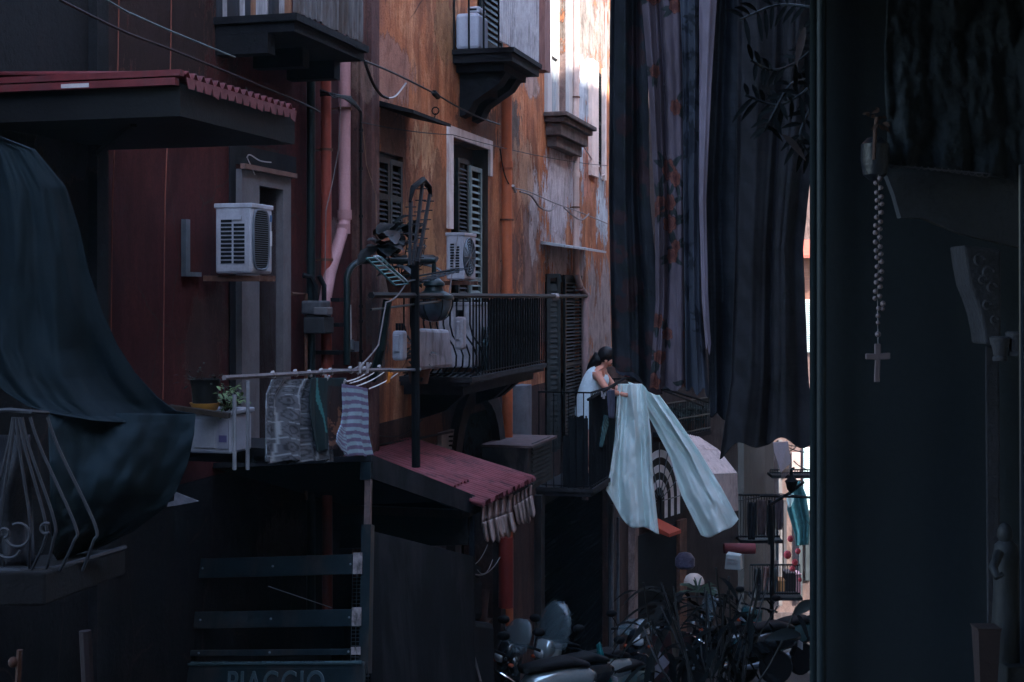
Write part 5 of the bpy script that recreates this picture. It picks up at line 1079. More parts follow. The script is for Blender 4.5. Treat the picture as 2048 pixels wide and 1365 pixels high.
# white plastic hood at the gap top
b = MB(); p = [C(1547, 886, 26), C(1576, 884, 27.2), C(1582, 925, 27), C(1562, 946, 25.6), C(1549, 906, 25.6)]
b.prism(p, Vector((0, .06, 0))); r = single('hood', b, M('grey_plastic_hood', (.26, .25, .30), .15, 7, .6, .1), 'small grey plastic hood sticking up at the top of the bright gap', 'hood')
b = MB()
for i in range(9): a = C(1580-2*i, 920+2*i, 26.9-.12*i); b.bar(a, a+Vector((-.01, 0, -.24)), .03, .006)
single('fringe', b, G['wdirty'], 'ragged grey fringe below the small plastic hood', 'fringe')
b = MB()
for (xa, ya, xb, yb, Y) in ((1560, 884, 1610, 905, 30), (1576, 890, 1612, 886, 31), (1572, 905, 1600, 884, 30), (1587, 922, 1622, 940, 30)): b.tube(bez(C(xa, ya, Y), C(xb, yb, Y), .05), .010, 4)
single('cable', b, G['cable'], 'thin black wires crossing the brightest part of the gap', 'cable', 'cables strung along the facades')
# tilted grey unit, barrel, lamp dome, crates, red things
r = thing('air_conditioner', 'tilted pale grey air conditioner with four slots above the plants in the gap', 'air conditioner', C(1466, 1140, 22), 'air conditioners on the facades')
q = lambda x, y, d=0: C(x, y, 22+d)
part('casing', MB().box8([q(1449, 1139), q(1482, 1141), q(1486, 1138, .35), q(1452, 1137, .35), q(1452, 1108), q(1480, 1112), q(1484, 1108, .35), q(1456, 1103, .35)]), M('pale_grey_green_case', (.34, .40, .40), .1, 5, .5, .05), r, bevel=.015)
b = MB()
for (x, y) in ((1455, 1117), (1466, 1118), (1455, 1124), (1466, 1125)): b.box8([q(x, y+2, -.03), q(x+8, y+3, -.03), q(x+8, y+3, -.005), q(x, y+2, -.005), q(x, y, -.03), q(x+8, y+1, -.03), q(x+8, y+1, -.005), q(x, y, -.005)])
part('slots', b, wh, r)
single('roll_awning', MB().tube([C(1448, 1097, 24), C(1510, 1098, 24)], .09, 12), M('dull_wine_awning', (.20, .045, .05), .2, 6, .7, .2), 'rolled wine red awning above the tilted grey unit', 'awning', smooth='auto')
single('lamp_dome', MB().lathe(C(1388, 1167, 19), [(.14, 0), (.135, .04), (.11, .09), (.06, .125), (.01, .135)], 16), M('ivory_dome', (.45, .38, .33), .1, 5, .6, .1), 'small ivory dome lamp among the palm leaves', 'lamp', smooth='auto')
single('gas_cylinder', MB().lathe(C(1370, 1137, 23), [(.12, 0), (.16, .04), (.16, .16), (.10, .24), (.03, .26)], 14), M('blue_violet_speckle', (.10, .10, .16), .5, 30, .4, .3), 'round dark violet bag left of the ivory dome lamp', 'bag', smooth='auto')
for (x0, x1, y0, y1, c_, n_, lb) in ((1558, 1570, 1163, 1196, (.42, .19, .07), 'crate', 'orange wooden crate at the foot of the pink house'), (1572, 1592, 1148, 1200, (.03, .02, .025), 'cabinet', 'black cabinet with pink top in the bright gap'), (1592, 1602, 1150, 1190, (.45, .24, .25), 'box', 'narrow pink box right of the black cabinet')):
    Y = 33; b = MB().box(C(x0, 0, Y).x, C(x1, 0, Y).x, Y, Y+.4, C(0, y1, Y).z, C(0, y0, Y).z)
    r = thing(n_, lb, n_, C((x0+x1)/2, y1, Y)); part('body', b, M(n_+'_paint', c_, .3, 6, .7, .2), r, bevel=.01); part('top_rim', MB().box(C(x0-1, 0, Y).x, C(x1+1, 0, Y).x, Y-.02, Y+.42, C(0, y0, Y).z+.002, C(0, y0-2, Y).z), M(n_+'_rim', tuple(min(1, v*1.6+.05) for v in c_), .2, 6, .7, .2), r)
for k, (x, y, rr) in enumerate(((1581, 1078, 8), (1575, 1110, 10), (1596, 1103, 7), (1590, 1125, 8), (1585, 1138, 7), (1600, 1160, 5))):
    single('geranium', MB().sphere(C(x, y, 30), rr*30/F*.8, 8, (1, .8, 1.1)), M('red_petals_%d' % k, (.34, .04, .05), .6, 25, .7, .6), ['topmost red flower head', 'largest red flower head', 'red flower head nearest the pillar', 'small red flower head', 'low red flower head', 'lowest tiny red flower head'][k]+' in the bright gap', 'flower', 'red flower heads', smooth=True)
# arrow board on brick wall
r = thing('arrow_board', 'reddish brown board with a big white arrow head pointing right', 'sign', C(1330, 1365, 19.5))
ys = 19.5; part('board', MB().box(C(1296, 0, ys).x, C(1385, 0, ys).x, ys, ys+.04, C(0, 1400, ys).z, C(0, 1266, ys).z), M('red_brown_board', (.055, .022, .024), .3, 5, .7, .3), r)
part('board_rim', MB().box(C(1296, 0, ys).x, C(1352, 0, ys).x, ys-.01, ys+.05, C(0, 1265.5, ys).z, C(0, 1262, ys).z), G['rust'], r)
part('arrow', MB().prism([C(*p, ys-.004) for p in ((1300, 1320), (1318, 1326), (1306, 1312), (1300, 1308), (1301, 1284), (1308, 1292), (1340, 1326), (1303, 1362), (1301, 1340))][1:] if False else [C(x, y, ys-.006) for x, y in ((1306, 1288), (1340, 1326), (1306, 1361), (1300, 1355), (1300, 1342), (1319, 1325), (1301, 1305), (1301, 1294))], Vector((0, .004, 0))), M('white_arrow', (.20, .19, .22), .1, 9, .7, .05), r)
# pipes and poles by the roller shutter
single('pole', MB().tube([C(1236, 1370, 20.5), C(1236, 1035, 20.5)], .022, 8), G['steel'], 'thin grey pole right of the dark roller shutter', 'pole')
single('pole', MB().tube([C(1223, 1370, 21), C(1222, 1100, 21), C(1224, 1010, 21)], .035, 8), G['steel'], 'thicker blue grey conduit left of the thin grey pole', 'pole')
fence_balcony('far_balcony', 1500, 1600, 1130, 1190, 31, 'lowest black railed balcony at the foot of the bright gap')
for k, (x0, x1, y0, y1, c_, lb) in enumerate(((1508, 1522, 1138, 1196, (.02, .022, .026), 'black cloth draped on the lowest far railing'), (1527, 1538, 1134, 1180, (.10, .05, .045), 'rusty red cloth draped on the lowest far railing'), (1544, 1553, 1136, 1188, (.05, .07, .075), 'grey teal cloth draped on the lowest far railing'))):
    cloth('hanging_garment', poly([(x0, y0), (x0-1, (y0+y1)/2), (x0+1, y1)]), poly([(x1, y0), (x1+1, (y0+y1)/2), (x1-2, y1)]), 8, 12, None, M('low_cloth_%d' % k, c_, .3, 6, .8, .2), lb, 'garment', 'clothes on the far line', (lambda u, v, px, py: C(px, py, 30.5+.05*math.sin(u*9+v*2))))
single('pole', MB().tube([C(1542, 1370, 27.5), C(1545, 1100, 27.5), C(1540, 1000, 27.5)], .04, 8), G['black'], 'black post rising in front of the pink house', 'pole')
# ================================================================== SCOOTERS
GS = 'scooters parked nose to the lane'
def scooter(px, Y, head, body_m, label, screen=None, lean=.05, cover=False, dark=None, dz=0.):
    fwd = Vector((math.cos(head), math.sin(head), 0)); lt = Vector((-fwd.y, fwd.x, 0)); x0 = (px-1024)/F*Y; g0 = Vector((x0, Y, ground(Y)+dz))
    def S(f, l, u): return g0+fwd*f+lt*(l+u*lean)+UP*(u-f*fwd.y*.2)
    r = thing('scooter', label, 'scooter', g0, GS)
    for nm, f in (('front_wheel', .62), ('rear_wheel', -.58)):
        wl = part(nm, MB().lathe(S(f, -.05, .24), [(.14, 0), (.22, .0), (.24, .03), (.24, .07), (.22, .10), (.14, .10)], 20, lt), G['rubber'], r, smooth='auto')
        part('rim', MB().lathe(S(f, -.045, .24), [(.15, 0), (.13, .03), (.04, .03), (.04, .06), (.13, .06), (.15, .09)], 16, lt), G['steel'], wl)
    def loft(rings, n=14):
        b = MB()
        for (f, u, w_, h_) in rings:
            for j in range(n):
                a = 2*PI*j/n; ca_, sa = math.cos(a), math.sin(a); b.v.append(S(f, abs(ca_)**.7*math.copysign(1, ca_)*w_, u+abs(sa)**.7*math.copysign(1, sa)*h_))
        for i in range(len(rings)-1):
            for j in range(n): k = (j+1) % n; b.f.append((i*n+j, i*n+k, (i+1)*n+k, (i+1)*n+j))
        b.f.append(tuple(range(n-1, -1, -1))); b.f.append(tuple((len(rings)-1)*n+j for j in range(n))); return b
    part('rear_body', loft([(-.92, .68, .05, .04), (-.80, .66, .13, .12), (-.5, .62, .17, .17), (-.15, .55, .15, .17), (.02, .42, .10, .10)]), body_m, r, smooth=True)
    part('floorboard', loft([(-.05, .30, .14, .05), (.2, .27, .15, .04), (.40, .30, .14, .05)]), body_m, r, smooth=True)
    part('seat', loft([(-.82, .80, .09, .03), (-.6, .84, .14, .05), (-.3, .80, .13, .05), (-.05, .76, .09, .04)]), G['rubber'], r, smooth=True)
    b = MB(); b.grid(lambda u, v: S(.36+.16*(1-abs(2*u-1)**2)+.10*math.sin(v*PI)-.04*v+(.02*v), (2*u-1)*(.19+.05*math.sin(v*PI)-.08*v), .30+.68*v), 12, 12)
    part('leg_shield', b, body_m, r, smooth=True, solid=.02)
    part('front_cowl', loft([(.40, .92, .04, .03), (.46, .93, .12, .10), (.54, .90, .12, .12), (.60, .84, .06, .07)]), body_m, r, smooth=True)
    part('front_fender', loft([(.34, .44, .06, .03), (.48, .52, .08, .05), (.66, .52, .08, .045), (.86, .40, .05, .03)]), body_m, r, smooth=True)
    part('fork', MB().tube([S(.62, -.07, .24), S(.50, -.07, .6)], .02, 6).tube([S(.62, .07, .24), S(.50, .07, .6)], .02, 6), G['steel'], r)
    part('handlebar', MB().tube([S(.30, -.36, 1.0), S(.38, -.18, 1.02), S(.42, 0, 1.0), S(.38, .18, 1.02), S(.30, .36, 1.0)], .016, 6), G['black'], r)
    part('headlight', loft([(.60, .86, .075, .055), (.625, .86, .06, .045)]), M('headlight_glass', (.35, .40, .42), .05, 5, .08, 0, spec=.8) if 'headlight_glass' not in bpy.data.materials else bpy.data.materials['headlight_glass'], r, smooth=True)
    for s_ in (-1, 1):
        part('indicator', MB().sphere(S(.54, s_*.15, .80), .035, 8, (1, 1, .7)), M('red_indicator', (.3, .05, .02), .1, 5, .2, 0) if 'red_indicator' not in bpy.data.materials else bpy.data.materials['red_indicator'], r, smooth=True)
        mr = part('mirror', MB().sphere(S(.33, s_*.36, 1.20), .065, 10, (1.1, .6, .75)), G['black'], r, smooth=True)
        part('mirror_stem', MB().tube([S(.32, s_*.26, 1.01), S(.34, s_*.31, 1.1), S(.33, s_*.36, 1.17)], .007, 5), G['black'], mr)
    part('number_plate', MB().prism([S(-.93, -.09, .5), S(-.93, .09, .5), S(-.93, .09, .60), S(-.93, -.09, .60)], fwd*-.005), wh, r)
    part('exhaust', MB().tube([S(-.1, -.12, .2), S(-.4, -.17, .22), S(-.85, -.18, .34)], [.02, .05, .055], 8), G['steel'], r, smooth='auto')
    if screen:
        b = MB(); hh = screen; b.grid(lambda u, v: S(.44+.10*(1-(2*u-1)**2)-.16*v, (2*u-1)*.27*math.sqrt(max(.03, 1-(max(0, v-.35)/.66)**2.2)), .94+hh*v), 14, 14)
        part('windscreen', b, M('smoked_windscreen', (.10, .15, .17), .05, 3, .08, 0, spec=.8, alpha=.42) if 'smoked_windscreen' not in bpy.data.materials else bpy.data.materials['smoked_windscreen'], r, smooth=True, solid=.005)
    b = MB(); b.tube([S(.5, -.18, .62), S(.62, -.10, .70), S(.66, 0, .72), S(.62, .10, .70), S(.5, .18, .62)], .012, 6); part('trim', b, G['chrome'], r, smooth='auto')
    return r
silver = M('glossy_grey_paint', (.30, .38, .40), .08, 3, .12, 0, metal=.5, spec=.7); tealp = M('glossy_dark_teal_paint', (.015, .05, .055), .1, 3, .10, 0, spec=.7); blk = G['glossblk']
scooter(1032, 14.9, R(205), silver, 'glossy dark grey scooter with bright highlights nearest to the truck', None, .04)
scooter(1086, 15.8, R(212), blk, 'black scooter with a small smoked windscreen between two lighter scooters', .34, .05)
scooter(1150, 16.6, R(222), silver, 'grey scooter with the tallest smoked windscreen', .52, .03)
scooter(1208, 16.8, R(235), tealp, 'dark teal scooter at the right end of the near row', None, .04, dz=-.15)
scooter(1278, 18.6, R(262), blk, 'black scooter facing the camera with red indicators beside the arrow board', .2, .02, dz=.05)
scooter(1470, 19.5, R(190), blk, 'black scooter half hidden by the twigs right of the arrow board', .4, .04, dz=.25)
scooter(1545, 20.5, R(215), tealp, 'dark teal scooter under the bright gap behind the twigs', None, .03, dz=.3)
scooter(1400, 20.5, R(170), blk, 'black scooter standing crosswise behind the broad leaved plant', None, .03, dz=.2)
cloth('cover', poly([(1193, 1290), (1196, 1330), (1204, 1370)]), poly([(1200, 1284), (1212, 1325), (1226, 1370)]), 8, 14, None, M('teal_tarp', (.01, .15, .16), .3, 6, .5, .2), 'bright teal plastic cover hanging over the scooter at the row\'s right end', 'cover', None, lambda u, v, px, py: C(px, py, 16.2+.05*math.sin(u*8+v*4)))
# ================================================================== NEAR WASHING (big printed sheets, fold light and shade put into separate hues)
def rose(c, X, Y, cx, cy, r, cols, seed):
    rs = random.Random(seed); m = (abs(X-cx) < 2.6*r) & (abs(Y-cy) < 2.6*r)
    if not m.any(): return
    dx = X[m]-cx; dy = Y[m]-cy; d = np.hypot(dx, dy); a = np.arctan2(dy, dx); cc = c[m]
    for k in range(5):   # leaves
        la = rs.uniform(0, 2*PI); lx = cx+math.cos(la)*r*1.45; ly = cy+math.sin(la)*r*1.45; ux, uy = math.cos(la), math.sin(la)
        p = (X[m]-lx)*ux+(Y[m]-ly)*uy; q = -(X[m]-lx)*uy+(Y[m]-ly)*ux; ins = (p/(r*.75))**2+(q/(r*.27*(1.05-np.clip(p/(r*.75), -1, 1)*.5)))**2 < 1
        cc[ins] = np.array(cols[2])*(.7+.6*rs.random()); cc[ins & (np.abs(q) < r*.03)] = np.array(cols[2])*1.8
    pa = rs.uniform(0, 6)
    for j, (rr, n_) in enumerate(((1., 6), (.72, 5), (.46, 5), (.25, 3))):
        edge = r*rr*(.80+.2*np.abs(np.sin(a*n_/2+pa+j))); ins = d < edge; shade = .5+.6*(d/np.maximum(edge, 1e-6)); base = np.array(cols[0])*(1-j*.22)+np.array(cols[1])*(j*.22); cc[ins] = (base[None]*shade[:, None])[ins]
        cc[ins & (d > edge-r*.06)] = np.array(cols[1])*.8
    c[m] = cc
def p_floral(Wm, Hm, base, cols, n, rmin, rmax, seed, bands=None):
    def f(U, V):
        c = np.ones(U.shape+(3,))*np.array(base)*(.75+.5*fbm(U.shape, 14, seed)[..., None]); X = U*Wm; Y = V*Hm; rs = random.Random(seed)
        for k in range(n): rose(c, X, Y, rs.uniform(0, Wm), rs.uniform(0, Hm), rs.uniform(rmin, rmax), cols, seed*100+k)
        return c
    return f
YN = 6.5
def fold2(Y0, amp, n, ph=0, sag=0):
    def f(u, v, px, py):
        py += v**8*26*mnoise.noise(Vector((u*4+ph, Y0*9, 0.))); a = (u+.05*math.sin(u*8+ph+v*1.3))*n*2*PI+ph; return C(px, py, Y0+amp*(math.sin(a)+.35*math.sin(2.3*a+1+2*v)+.07*math.sin(5.1*a+5*v))*(1-.25*v)+.012*math.sin(py*.021+px*.03)+.004*math.sin(py*.09-px*.13))
    return f
GN = 'near sheets hung across the lane'
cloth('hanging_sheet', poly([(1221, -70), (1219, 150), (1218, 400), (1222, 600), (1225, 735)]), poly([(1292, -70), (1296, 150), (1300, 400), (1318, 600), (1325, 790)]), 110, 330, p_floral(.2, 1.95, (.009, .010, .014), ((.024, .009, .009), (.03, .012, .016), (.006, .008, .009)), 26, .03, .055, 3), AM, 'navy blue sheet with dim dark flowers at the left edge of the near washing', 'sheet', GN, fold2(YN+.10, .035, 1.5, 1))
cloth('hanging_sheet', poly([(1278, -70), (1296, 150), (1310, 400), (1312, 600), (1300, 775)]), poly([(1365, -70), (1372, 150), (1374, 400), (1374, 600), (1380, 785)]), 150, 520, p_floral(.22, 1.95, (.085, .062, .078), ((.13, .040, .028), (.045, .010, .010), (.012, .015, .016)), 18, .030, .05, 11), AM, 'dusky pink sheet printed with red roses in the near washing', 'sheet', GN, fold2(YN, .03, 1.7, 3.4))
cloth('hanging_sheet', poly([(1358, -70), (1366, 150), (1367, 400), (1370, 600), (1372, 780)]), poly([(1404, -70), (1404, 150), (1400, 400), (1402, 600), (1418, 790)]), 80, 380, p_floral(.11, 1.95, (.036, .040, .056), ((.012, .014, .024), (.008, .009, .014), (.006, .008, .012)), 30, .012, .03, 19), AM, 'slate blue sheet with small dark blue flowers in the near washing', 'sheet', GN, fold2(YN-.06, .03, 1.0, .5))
cloth('hanging_sheet', poly([(1398, -70), (1399, 150), (1398, 400), (1404, 600), (1412, 700)]), poly([(1438, -70), (1424, 150), (1412, 400), (1416, 600), (1422, 700)]), 24, 160, lambda U, V: np.ones(U.shape+(3,))*np.array([.17, .135, .17]), AM, 'narrow plain lavender sheet with light painted into its colour in the near washing', 'sheet', GN, fold2(YN-.10, .015, .6, 2))
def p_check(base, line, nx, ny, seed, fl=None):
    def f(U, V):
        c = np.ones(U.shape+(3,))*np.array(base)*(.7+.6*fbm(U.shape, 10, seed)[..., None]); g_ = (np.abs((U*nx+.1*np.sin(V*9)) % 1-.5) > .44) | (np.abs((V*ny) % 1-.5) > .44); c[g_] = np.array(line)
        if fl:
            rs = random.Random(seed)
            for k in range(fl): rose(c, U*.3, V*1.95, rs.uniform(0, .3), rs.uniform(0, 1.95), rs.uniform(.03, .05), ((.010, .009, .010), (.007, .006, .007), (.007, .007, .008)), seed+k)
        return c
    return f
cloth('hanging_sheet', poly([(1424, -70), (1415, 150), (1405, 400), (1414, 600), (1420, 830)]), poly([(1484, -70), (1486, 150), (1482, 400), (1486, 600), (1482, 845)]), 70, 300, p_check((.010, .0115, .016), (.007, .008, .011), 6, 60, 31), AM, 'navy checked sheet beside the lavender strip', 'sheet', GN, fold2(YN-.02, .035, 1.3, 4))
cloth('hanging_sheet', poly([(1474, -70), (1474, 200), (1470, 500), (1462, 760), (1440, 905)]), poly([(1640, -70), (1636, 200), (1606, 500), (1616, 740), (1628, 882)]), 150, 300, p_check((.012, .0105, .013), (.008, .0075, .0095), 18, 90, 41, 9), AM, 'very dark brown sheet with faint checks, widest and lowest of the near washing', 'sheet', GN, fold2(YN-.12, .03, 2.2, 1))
single('clothes_line', MB().tube([C(1100, -66, YN), C(1700, -66, YN)], .006, 6), G['wire'], 'clothes line above the frame carrying the near sheets', 'line')
# umbrella like dark bundle under the left sheets
b = MB(); b.grid(lambda u, v: C(1226+70*u+25*v, 712+40*u+70*v-26*math.sin(u*PI)*(1-v), 7.4+.10*math.sin(u*5)+.1*v), 14, 10)
cloth('hanging_cloth', poly([(1228, 722), (1232, 745), (1252, 757)]), poly([(1300, 700), (1330, 750), (1345, 795)]), 50, 50, p_floral(.3, .3, (.022, .022, .030), ((.12, .03, .025), (.04, .01, .012), (.015, .016, .02)), 8, .02, .04, 77), AM, 'dark rose printed cloth corner bunched above the aqua sheets', 'cloth', None, fold2(7.2, .04, 1.2, 0))
single('rod', MB().tube([C(1222, 728, 7.5), C(1330, 706, 7.6)], .0025, 5).tube([C(1256, 756, 7.5), C(1420, 806, 7.7)], .006, 5), G['cable'], 'thin dark rods poking out under the near sheets', 'rod')
# ================================================================== SHRINE CORNER AT THE RIGHT

YSn = 3.0
SHm = M('shrine_dark_blue_panel', (.024, .031, .037), .15, 2, .8, .1, spec=.1); shg = M('shrine_green_post', (.010, .015, .017), .15, 4, .9, .05, spec=.02)
SHR = thing('shrine', 'dark painted street shrine filling the right edge of the view', 'shrine', C(1850, 1500, YSn+.3))
b = MB(); b.box8([C(1640, 1500, YSn+.25), C(2200, 1500, YSn+.25), C(2200, 1500, YSn+.45), C(1644, 1500, YSn+.29), C(1640, -140, YSn+.25), C(2200, -140, YSn+.25), C(2200, -140, YSn+.45), C(1644, -140, YSn+.29)]); part('back_panel', b, SHm, SHR)
b = MB().box(C(1622, 0, YSn+.18).x, C(1652, 0, YSn+.18).x, YSn+.17, YSn+.2, C(0, 1500, YSn).z, C(0, -140, YSn).z); part('side_post', b, shg, SHR, bevel=.006)
part('glossy_pole', MB().tube([C(1643, 1500, YSn-.03), C(1643, -140, YSn-.03)], .010, 12), M('glossy_green_pole', (.006, .010, .012), .1, 4, .5, 0, spec=.1), SHR, smooth='auto')
b = MB(); b.grid(lambda u, v: C(1772+290*u+3*math.sin(v*9)*(1-u), -80+412*v-26*0+(40*u*u if v > .99 else 40*u*u*v), YSn+.02+.007*math.sin(u*23+v*1.5)+.004*math.sin(u*51-v*3)+.03*mnoise.fractal(Vector((u*5, v*5, 1.3)), .9, 2., 4)), 80, 60)
part('roof', MB().box(.15, 4.2, -.6, 3.55, 2.50, 2.60), shg, SHR)  # unseen roof added overhead to darken the shrine
cn = part('cloth_canopy', b, M('slate_grey_shrine_cloth', (.022, .027, .032), .25, 5, .9, .5, spec=.03), SHR, smooth=True, solid=.003)
b = MB()
for i in range(15):
    x = 1776+i*13.5; pts = [C(x+6.5*(1-math.cos(PI*j/5)), 331+40*((x-1772)/290)**2+7*math.sin(PI*j/5), YSn-.012) for j in range(6)]; b.tube(pts, .0012, 5)
b.tube([C(1774, 331, YSn-.012), C(1980, 348, YSn-.012)], .0014, 5); part('lace_trim', b, M('dim_lace', (.05, .045, .055), .2, 30, .8, .1), cn)
b = MB(); b.prism([C(*p, YSn+.06) for p in ((1772, 345), (1790, 392), (1802, 436), (1848, 437), (1930, 470), (2060, 500), (2060, 340))], Vector((0, .03, 0))); part('inner_drape', b, M('inner_dark_cloth', (.026, .029, .035), .2, 5, .9, .4), SHR)
# carved column
colm = M('worn_grey_stone', (.023, .023, .029), .35, 9, .85, .5, dirt=(.022, .022, .026))
xc = lambda x: C(x, 0, YSn+.05).x
b = MB(); prof = [(1927, 490), (1932, 530), (1940, 570), (1952, 600), (1962, 630), (1970, 668), (1972, 690), (2003, 690), (2003, 500)]; b.prism([C(x, y, YSn+.05) for x, y in prof], Vector((0, .10, 0))); part('carved_bracket', b, colm, SHR, bevel=.006)
for i, (x, y, rr) in enumerate(((1960, 520, 10), (1978, 545, 11), (1985, 575, 9), (1966, 560, 7), (1975, 610, 8), (1990, 640, 7))):
    part('scroll', MB().tube(arc(C(x, y, YSn+.035), rr*YSn/F, 0, 1.6*PI, 12, Vector((1, 0, 0)), UP), .0035, 6), colm, SHR)
for (cx, y0) in ((2000, 672), (2032, 662)):
    b = MB(); k = YSn/F; b.lathe(C(cx, y0+50, YSn+.02), [(14*k, 0), (15*k, 6*k), (12*k, 10*k), (14*k, 22*k), (19*k, 36*k), (21*k, 46*k), (16*k, 49*k)], 16); part('capital', b, colm, SHR, smooth='auto')
b = MB(); b.box8([C(1976, 1500, YSn+.1), C(2003, 1500, YSn+.1), C(2003, 1500, YSn+.2), C(1976, 1500, YSn+.2), C(1970, 692, YSn+.1), C(1998, 692, YSn+.1), C(1998, 692, YSn+.2), C(1970, 692, YSn+.2)]); part('jamb', b, colm, SHR, bevel=.004)
part('right_edge_pole', MB().tube([C(2046, 1500, YSn-.05), C(2043, 330, YSn-.05)], .006, 8), M('blue_glint_pole', (.012, .018, .028), .1, 4, .3, 0), SHR, smooth='auto')
# statue
SB = C(2012, 1320, YSn-.02); k = YSn/F
ST = thing('statue', 'small dark hooded statuette standing in the shrine corner', 'statue', SB)
stm = M('dark_plaster_statue', (.010, .012, .015), .2, 8, .7, .2)
part('robe', MB().lathe(SB, [(30*k, 0), (28*k, 60*k), (25*k, 120*k), (24*k, 170*k), (26*k, 205*k), (22*k, 228*k), (10*k, 240*k)], 18), stm, ST, smooth='auto')
part('head', MB().sphere(C(2010, 1068, YSn-.02), 18*k, 14, (.85, .9, 1.25)), stm, ST, smooth=True)
part('arm', MB().tube([C(2000, 1105, YSn-.06), C(1986, 1135, YSn-.08), C(1994, 1155, YSn-.1), C(2006, 1148, YSn-.1)], [9*k, 9*k, 7*k, 5*k], 8), stm, ST, smooth=True)
part('pedestal', MB().box(C(1988, 0, YSn).x, C(2040, 0, YSn).x, YSn-.08, YSn+.04, SB.z-60*k, SB.z), stm, ST, bevel=.004)
b = MB(); b.lathe(C(1972, 1420, YSn-.1), [(20*k, 0), (30*k, 155*k), (33*k, 162*k), (26*k, 162*k)], 4); single('flowerpot', b, M('dark_terracotta', (.022, .012, .0125), .2, 6, .85, .2), 'dark terracotta square pot at the foot of the statuette', 'pot')
# rosary
RS = thing('rosary', 'pale plastic rosary with a cross hanging in front of the shrine', 'rosary', C(1757, 767, YSn-.12)); YR = YSn-.12; k = YR/F
bm_ = M('dusty_pink_beads', (.085, .065, .07), .15, 30, .5, .05)
ci = 0; y = 358; i = 0
while y < 600: part('bead', MB().sphere(C(1757+4.5*(-1)**i+2*math.sin(y*.05), y, YR), 5.2*k, 8), bm_, RS, smooth=True); y += 8.3+1.5*math.sin(i); i += 1
for (x, y, r_) in ((1750, 597, 5), (1766, 608, 6), (1757, 617, 5), (1765, 618, 5), (1756, 632, 5), (1756, 646, 4.5), (1756, 669, 6)): part('bead', MB().sphere(C(x, y, YR), r_*k, 8), bm_, RS, smooth=True)
part('chain', MB().tube([C(1757, 350, YR+.002), C(1758, 480, YR+.002), C(1755, 600, YR), C(1756, 690, YR)], .0007, 5), G['wire'], RS)
b = MB(); T_ = [(1750, 688), (1762, 688), (1762, 707), (1781, 706), (1781, 719), (1761, 720), (1760, 765), (1749, 765), (1751, 720), (1732, 719), (1732, 708), (1750, 708)]; b.prism([C(x, y, YR-.004) for x, y in T_], Vector((0, .006, 0))); part('cross', b, M('mauve_plastic_cross', (.075, .055, .060), .12, 20, .5, .05), RS, bevel=.0015)
single('plastic_holder', MB().lathe(C(1750, 362, YR+.08), [(10*k, 0), (24*k, 12*k), (29*k, 45*k), (28*k, 75*k), (16*k, 88*k), (6*k, 90*k)], 18), M('dim_grey_plastic', (.016, .019, .026), .3, 12, .4, .3), 'dim grey plastic holder from which the rosary hangs', 'holder', smooth='auto')
b = MB(); 
for i in range(14): a = C(1752+random.uniform(-16, 16), 240+random.uniform(-20, 22), YR-.01); leaf_mb(b, a, rnd_dir(-.5, .9), 15*k, 8*k, Vector((0, -1, .2)))
r = thing('flower_sprig', 'small rusty orange flower sprig above the rosary', 'flower', C(1750, 290, YR)); part('petals', b, M('rust_orange_petals', (.04, .018, .012), .3, 30, .8, .1), r, smooth=True); part('stem', MB().tube([C(1748, 320, YR), C(1750, 262, YR), C(1754, 235, YR)], .004, 6), M('rust_stem', (.06, .03, .022), .3, 20, .8, .1), r)
# feather leaves hanging at the top
lfn = M('near_black_leaves', (.0055, .007, .0075), .4, 12, .8, .1, spec=.03); lfe = M('near_brown_leaves', (.045, .032, .032), .4, 12, .6, .1)
FT = thing('hanging_fern', 'dark feathery fern hanging over the near sheets at the top right', 'plant', C(1640, -60, 4.2))
b = MB(); bl = MB()
for (pts, nl, ln) in (([(1660, 60), (1600, 120), (1545, 140), (1500, 120)], 20, 46), ([(1650, 140), (1600, 190), (1550, 210), (1490, 190)], 22, 44), ([(1640, 100), (1625, 200), (1600, 270), (1620, 310)], 20, 40), ([(1655, 20), (1560, 10), (1480, 40)], 18, 50), ([(1700, 20), (1720, 90), (1760, 130)], 14, 44), ([(1700, 40), (1700, 150), (1690, 250), (1660, 290)], 20, 44), ([(1620, 160), (1580, 170), (1540, 240), (1530, 262)], 16, 36)):
    q = fine([C(x, y, 4.2+random.uniform(-.15, .15)) for x, y in pts], 6); b.tube(q, .004, 5)
    for i in range(nl):
        u = (i+.5)/nl*(len(q)-1); p = q[int(u)]; d = (q[min(int(u)+1, len(q)-1)]-q[max(int(u)-1, 0)]).normalized(); sd = d.cross(Vector((0, 1, 0))).normalized()*(-1)**i; leaf_mb(bl, p, sd*.9+d*.6+Vector((0, random.uniform(-.3, .3), 0)), ln*4.2/F*random.uniform(.7, 1.2), 10*4.2/F, Vector((0, -1, .3)))
part('stems', b, G['black'], FT); part('fronds', bl, lfn, FT, smooth=True)
b = MB()
for (x, y) in ((1748, 105), (1565, 270), (1690, 85), (1610, 55), (1735, 50)): leaf_mb(b, C(x, y, 4.0), Vector((random.uniform(-1, 1), .2, random.uniform(-.6, .2))), 60*4/F, 16*4/F, Vector((0, -1, .3)))
part('dry_leaves', b, lfe, FT, smooth=True, label='dry brown leaves')
